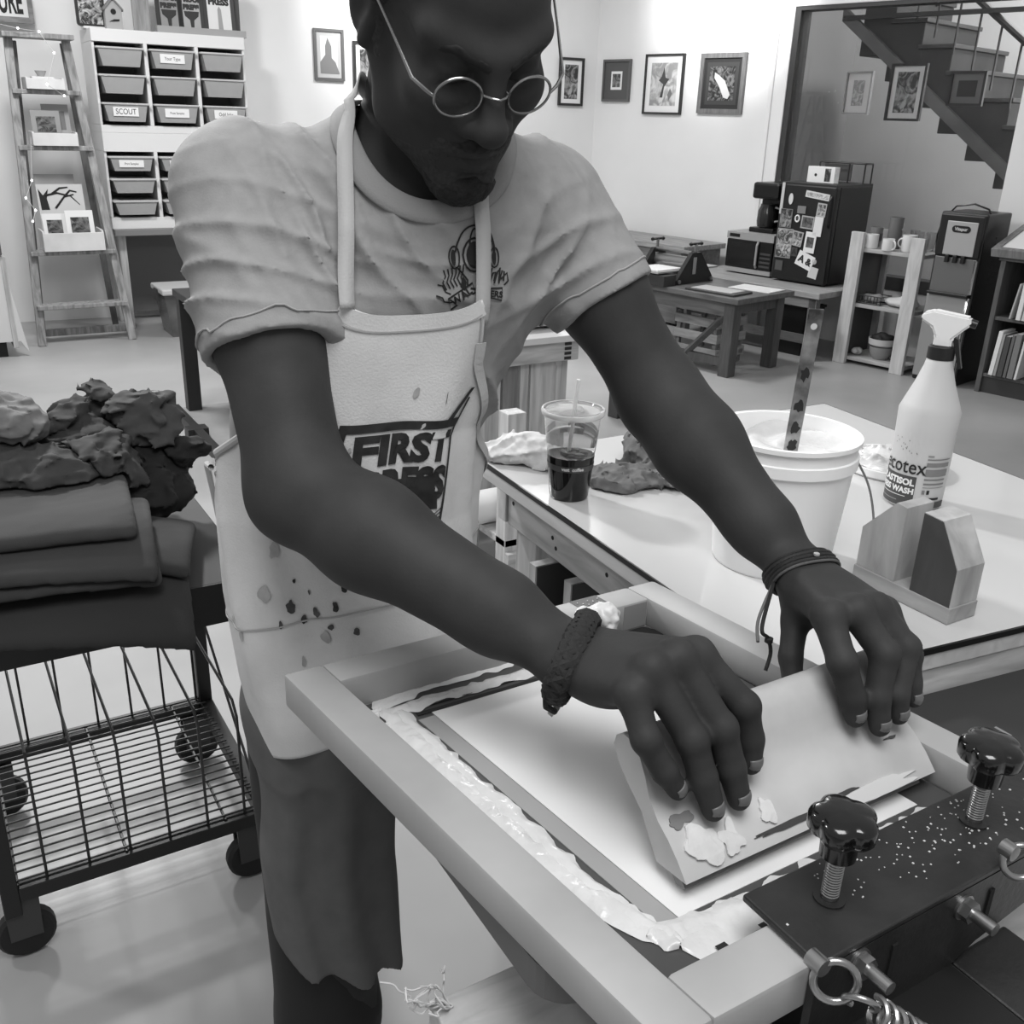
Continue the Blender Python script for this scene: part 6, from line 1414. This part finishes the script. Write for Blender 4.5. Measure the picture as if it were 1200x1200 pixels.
# ---- shorts and leggings, shoes
shm = M('shorts_grey', 84, .8, noise=(30, .06)); lgm = M('leggings_black', 14, .7)
hemz = lambda P: .515 - .38 * (P[:, 0] - .30) - P[:, 2]
def legcone(h_, k_, r1, r2, cut): c = cone(h_, k_, r1, r2); return lambda P: np.maximum(c(P), cut(P))
pel = loft([.80, .86, .95, 1.0], [.40, .398, .392, .388], [1.0, 1.0, .995, .99], [.130, .136, .132, .130], [.125, .120, .114, .108], YAW)
SHO = [('add', pel, 0), ('add', legcone(HR + V3(.0, -.01, -.02), KR + V3(.0, -.01, -.03), .080, .082, hemz), .05), ('add', legcone(HL_, KL, .090, .082, lambda P: .56 - P[:, 2]), .05),
       ('mod', lambda P, d: d - .006 * np.sin(P[:, 0] * 95 + 3 * vn(P, 7, 2) + P[:, 2] * 12) * np.clip((.95 - P[:, 2]) * 4, 0, 1), 0)]
mesh_sdf('shorts', SHO, (.14, .82, .42), (.66, 1.16, 1.01), .004, shm, man)
LG = [('add', cone(HR + V3(-.010, .02, -.05), KR + V3(-.010, .010, .0), .076, .066), 0), ('add', cone(KR + V3(-.010, .010, 0), AR, .064, .044), .02), ('add', cone(HL_, KL, .078, .062), 0), ('add', cone(KL, AL, .062, .044), .02), ('mod', lambda P, d: d - .004 * vn(P, 16, 5), 0)]
mesh_sdf('leggings', LG, (.14, .80, .05), (.68, 1.22, .93), .005, lgm, man)
for a_ in (AR, AL): mesh_sdf('shoe', [('add', cone(a_ + V3(0, .03, -.055), a_ + V3(0, -.14, -.065), .046, .036), 0), ('add', cone(a_ + V3(0, .01, -.02), a_ + V3(0, .0, .01), .046, .048), .02), ('and', lambda P: .0 - P[:, 2], 0)], tuple(a_ + V3(-.08, -.22, -.11)), tuple(a_ + V3(.08, .12, .09)), .006, M('shoe_dark', 40, .6), man)

# ---- bracelets
def around(c, ax, r1, r2, n):
    ax = V3(*ax); ax /= np.linalg.norm(ax); u = np.cross(ax, (0, 0, 1.)); u /= np.linalg.norm(u); v = np.cross(ax, u)
    return [(c + u * r1 * math.cos(a) + v * r2 * math.sin(a), u * math.cos(a) + v * math.sin(a), ax, a) for a in [2 * PI * k / n for k in range(n)]]
def fit_ring(c, ax, off, n=72):
    """ring hugging the wrist"""
    out = []
    pts = around(c, ax, .05, .05, n); P = np.array([p[0] for p in pts]); D_ = np.array([-p[1] for p in pts])
    X = march(B, P, D_, off); return X, -D_
brm = M('braided_cord', 34, .85, bump=(300, .4))
dR = (WR - ER) / np.linalg.norm(WR - ER); cR = WR + dR * .002; axb = dR + V3(.25, .0, 0)
X, Nn = fit_ring(cR, axb, .003); axn = axb / np.linalg.norm(axb)
bra = thing('braided_bracelet', 'x', 'x'); [bra.__delitem__(k) for k in ('label', 'category')]; bra.parent = man; bra['label'] = 'thick dark braided cord bracelet'
for s in range(3):
    n = len(X); pts = []
    for k in range(n):
        a = 2 * PI * (k / n * 11 + s / 3); pts.append(X[k] + Nn[k] * (.0035 * abs(math.sin(a)) ) + axn * .0066 * math.cos(a) * (1))
    MB().tube(pts, .0058, 8, True).build('cord', brm, bra, True)
e0 = V3(*(0.3924, 0.5770, 1.0600)); MB().tube([X[int(np.argmin(((X - e0) ** 2).sum(1)))], e0 + V3(0, 0, -.006), V3(*(0.3945, 0.5790, 1.0450)), V3(*(0.4053, 0.5817, 1.0350))], [.0035, .0032, .003, .0028], 8).build('loose_end', brm, bra, True)
MB().tube([V3(*(0.4053, 0.5817, 1.0350)), V3(*(0.4116, 0.5850, 1.0380)), V3(*(0.4030, 0.5857, 1.0300))], .0026, 8).build('frayed_tip', M('thread_pale', 185, .8), bra, True)
dL = (WL - EL) / np.linalg.norm(WL - EL); wv_ = thing('woven_bracelets', 'x', 'x'); [wv_.__delitem__(k) for k in ('label', 'category')]; wv_.parent = man; wv_['label'] = 'dark beaded and woven bracelets with hanging ends'
for o_, r_, m_ in ((-.004, .0018, 'b1'), (.001, .0032, 'b2'), (.007, .0034, 'b1'), (.012, .0026, 'b2'), (.016, .0015, 'b3')):
    X2, N2 = fit_ring(WL + dL * o_, dL + V3(-.15, .1, 0), .002, 56); MB().tube(X2, r_, 8, True).build('band', M('bracelet_' + m_, {'b1': 18, 'b2': 30, 'b3': 80}[m_], .7, bump=(400, .4)), wv_, True)
for k_ in (8, 30, 36, 44):
    p = X2[k_] - dL * .008; MB().lathe([(0, -.0025), (.003, -.001), (.003, .001), (0, .0025)], 8, Matrix.Translation(p)).build('bead', M('bead_pale', 170, .4), wv_, True)
qx = np.array([np.dot(x - WL, (0.8586, -0.5117, 0.0306)) for x in X2]); a0 = X2[int(np.argmin(qx))]
MB().tube(curve_pts([a0, V3(*(0.6207, 0.5640, 1.0700)), V3(*(0.6247, 0.5585, 1.0600)), V3(*(0.6281, 0.5560, 1.0450)), V3(*(0.6204, 0.5521, 1.0300))]), .0019, 8).build('hanging_end', M('bracelet_b1', 18, .7), wv_, True)
MB().lathe([(0, -.004), (.004, -.002), (.004, .002), (0, .004)], 10, Matrix.Translation(V3(*(0.6259, 0.5583, 1.0580)))).build('knot', MATS['bracelet_b1'], wv_, True)
MB().tube(curve_pts([a0, V3(*(0.6299, 0.5779, 1.0700)), V3(*(0.6116, 0.5583, 1.0600))]), .0016, 8).build('hanging_end', M('cord_grey', 96, .7), wv_, True)
# children are modelled in world coordinates: hang them on the Empty at his feet
for ch in man.children: ch.location = ch.location - man.location

# ---------------------------------------------------------------- garments on the cart
def folded(name, label, c, half, v, y0, k, seed, x0_=9, kx=0, group='folded shirts on the cart', rot=0.0):
    t = thing(name, label, 'shirt', (c[0], c[1], .7), 0, group); hx, hy, hz = half; cr, sr = math.cos(rot), math.sin(rot)
    def f(P):
        X = P[:, 0] * cr + P[:, 1] * sr; Y = -P[:, 0] * sr + P[:, 1] * cr; wy = P[:, 1] + c[1]; wx = P[:, 0] + c[0]
        hgt = -k * np.maximum(0, y0 - wy) ** 2 - kx * np.maximum(0, wx - x0_) ** 2 + .007 * vn((P + np.array([c[0], c[1], 0])) * np.array([1, 1, .01]), 8, 5) + .0012 * (1 - np.abs(vn(P * np.array([.6, 1.2, 1]), 40, seed + 5))) ** 3 + .0007 * np.sin(X * 40 + 4 * vn(P, 5, seed + 7))
        q = np.stack([X, Y, P[:, 2] - (c[2] - .7) - hgt], 1); r = hz * .9
        a = np.abs(q) - np.array([hx - .02, hy - .02, hz]) + r * np.array([0, 0, 1])
        dx = np.maximum(a, 0); d = np.sqrt((dx ** 2).sum(1)) + np.minimum(a.max(1), 0) - np.array(r)
        return d * .8
    PREV.setdefault('crumpled shirts heaped on the cart', []).append((np.array([c[0], c[1], .7]), [('add', f, 0)]))
    o = mesh_sdf('fabric', [('add', f, 0)], (-hx - .06, -hy - .06, -.16), (hx + .06, hy + .06, .24), .006, M('shirt_%d' % v, v * .64, .9, bump=(420, .12), noise=(5, .05)), t, slack=.03, relax=3)
    return t
def fs_(label, c, half, v, seed, rot): folded('folded_shirt', label, c, half, v, 1.71, 2.8, seed, .27, 2.0, rot=rot)
fs_('lowest grey folded shirt whose corner hangs over cart edge', (.06, 1.70, .738), (.29, .135, .013), 62, 1, -.18)
fs_('dark folded shirt with rounded end at right of stack', (.23, 1.76, .767), (.150, .12, .012), 70, 6, -.3)
fs_('third folded shirt down in the grey stack on cart', (.08, 1.715, .792), (.225, .125, .0095), 72, 2, -.10)
fs_('second folded shirt from the top of the grey stack', (.06, 1.73, .817), (.245, .135, .012), 80, 3, -.16)
fs_('top grey folded shirt of the stack on the cart', (.02, 1.78, .845), (.262, .135, .013), 84, 4, -.12)
gp = 'crumpled shirts heaped on the cart'
def heap(label, c, parts, v, seed, fold=.009, fs=30, mat=None):
    r = random.Random(seed * 7 + 1); P = list(parts); f0 = [('add', f, k) for f, k in parts]
    n = 13
    O = np.array([(math.cos(2.4 * k) * .3 * math.sqrt((k + .5) / n), math.sin(2.4 * k) * .3 * math.sqrt((k + .5) / n), .3 - .32 * (k + .5) / n) for k in range(n)]); Dv = -O / np.linalg.norm(O, axis=1)[:, None]
    X = march(f0, O, Dv, 0., 60); ok = np.abs(ev(f0, X)) < .02; G = grad(f0, X)
    for k in range(n):
        if not ok[k]: continue
        g = G[k]; a = np.array([r.uniform(-1, 1), r.uniform(-1, 1), r.uniform(-.4, .4)]); a -= g * (a @ g); a /= np.linalg.norm(a); b_ = np.cross(g, a)
        tl = r.uniform(-.5, .5); g2 = g * math.cos(tl) + b_ * math.sin(tl); b2 = -g * math.sin(tl) + b_ * math.cos(tl)
        if k % 3 == 2: L = r.uniform(.03, .05); P.append((cone(X[k] - a * L + b2 * .008, X[k] + a * L, r.uniform(.007, .012), .006), .010))
        else: P.append((ell(X[k] - g * .003, (r.uniform(.035, .06), r.uniform(.025, .04), r.uniform(.008, .013)), np.stack([a, b2, g2], 1)), .007))
    return crumple('crumpled_shirt', label, 'shirt', c, P, ((-.21, -.19, -.17), (.21, .19, .17)), .0044, v, fold, fs, seed, mat, gp, .701 - c[2])
heap('dark base garment underneath the crumpled heap on cart', (.12, 1.98, .775), [(ell((0, 0, -.02), (.19, .14, .055)), 0)], 28, 21)
heap('big mid grey crumpled shirt in front of the heap', (.13, 1.93, .86), [(ell((.03, -.02, -.02), (.125, .085, .06)), 0), (ell((-.08, .0, .0), (.09, .09, .05)), .03)], 54, 2)
heap('pale grey crumpled shirt on top at the left of heap', (.07, 2.00, .945), [(ell((0, 0, 0), (.095, .08, .040)), 0), (ell((.05, -.03, -.01), (.05, .05, .035)), .03)], 108, 3)
heap('dark grey rolled sleeve and shirt behind the middle of heap', (.24, 2.03, .875), [(ell((0, 0, -.02), (.11, .08, .06)), 0), (cone((-.04, .0, .03), (.05, .06, .075), .026, .020), .02)], 42, 4)
heap('rounded grey bundle in the middle of the heap', (.245, 1.93, .845), [(ell((0, 0, 0), (.075, .075, .06)), 0)], 50, 5)
heap('black crumpled garment on the right slope of heap', (.31, 1.96, .80), [(ell((0, 0, -.02), (.12, .10, .055)), 0), (ell((.03, .04, .02), (.07, .06, .04)), .03)], 14, 6)
heap('shirt with pale ribbed collar bunched at the right of heap', (.355, 2.02, .895), [(ell((0, 0, 0), (.065, .055, .055)), 0), (cone((-.04, -.01, .035), (.05, -.01, .02), .022, .02), .015)], 62, 7)
heap('small black cloth scrap poking out at far right', (.405, 1.99, .83), [(ell((0, 0, 0), (.040, .03, .028)), 0)], 16, 8)
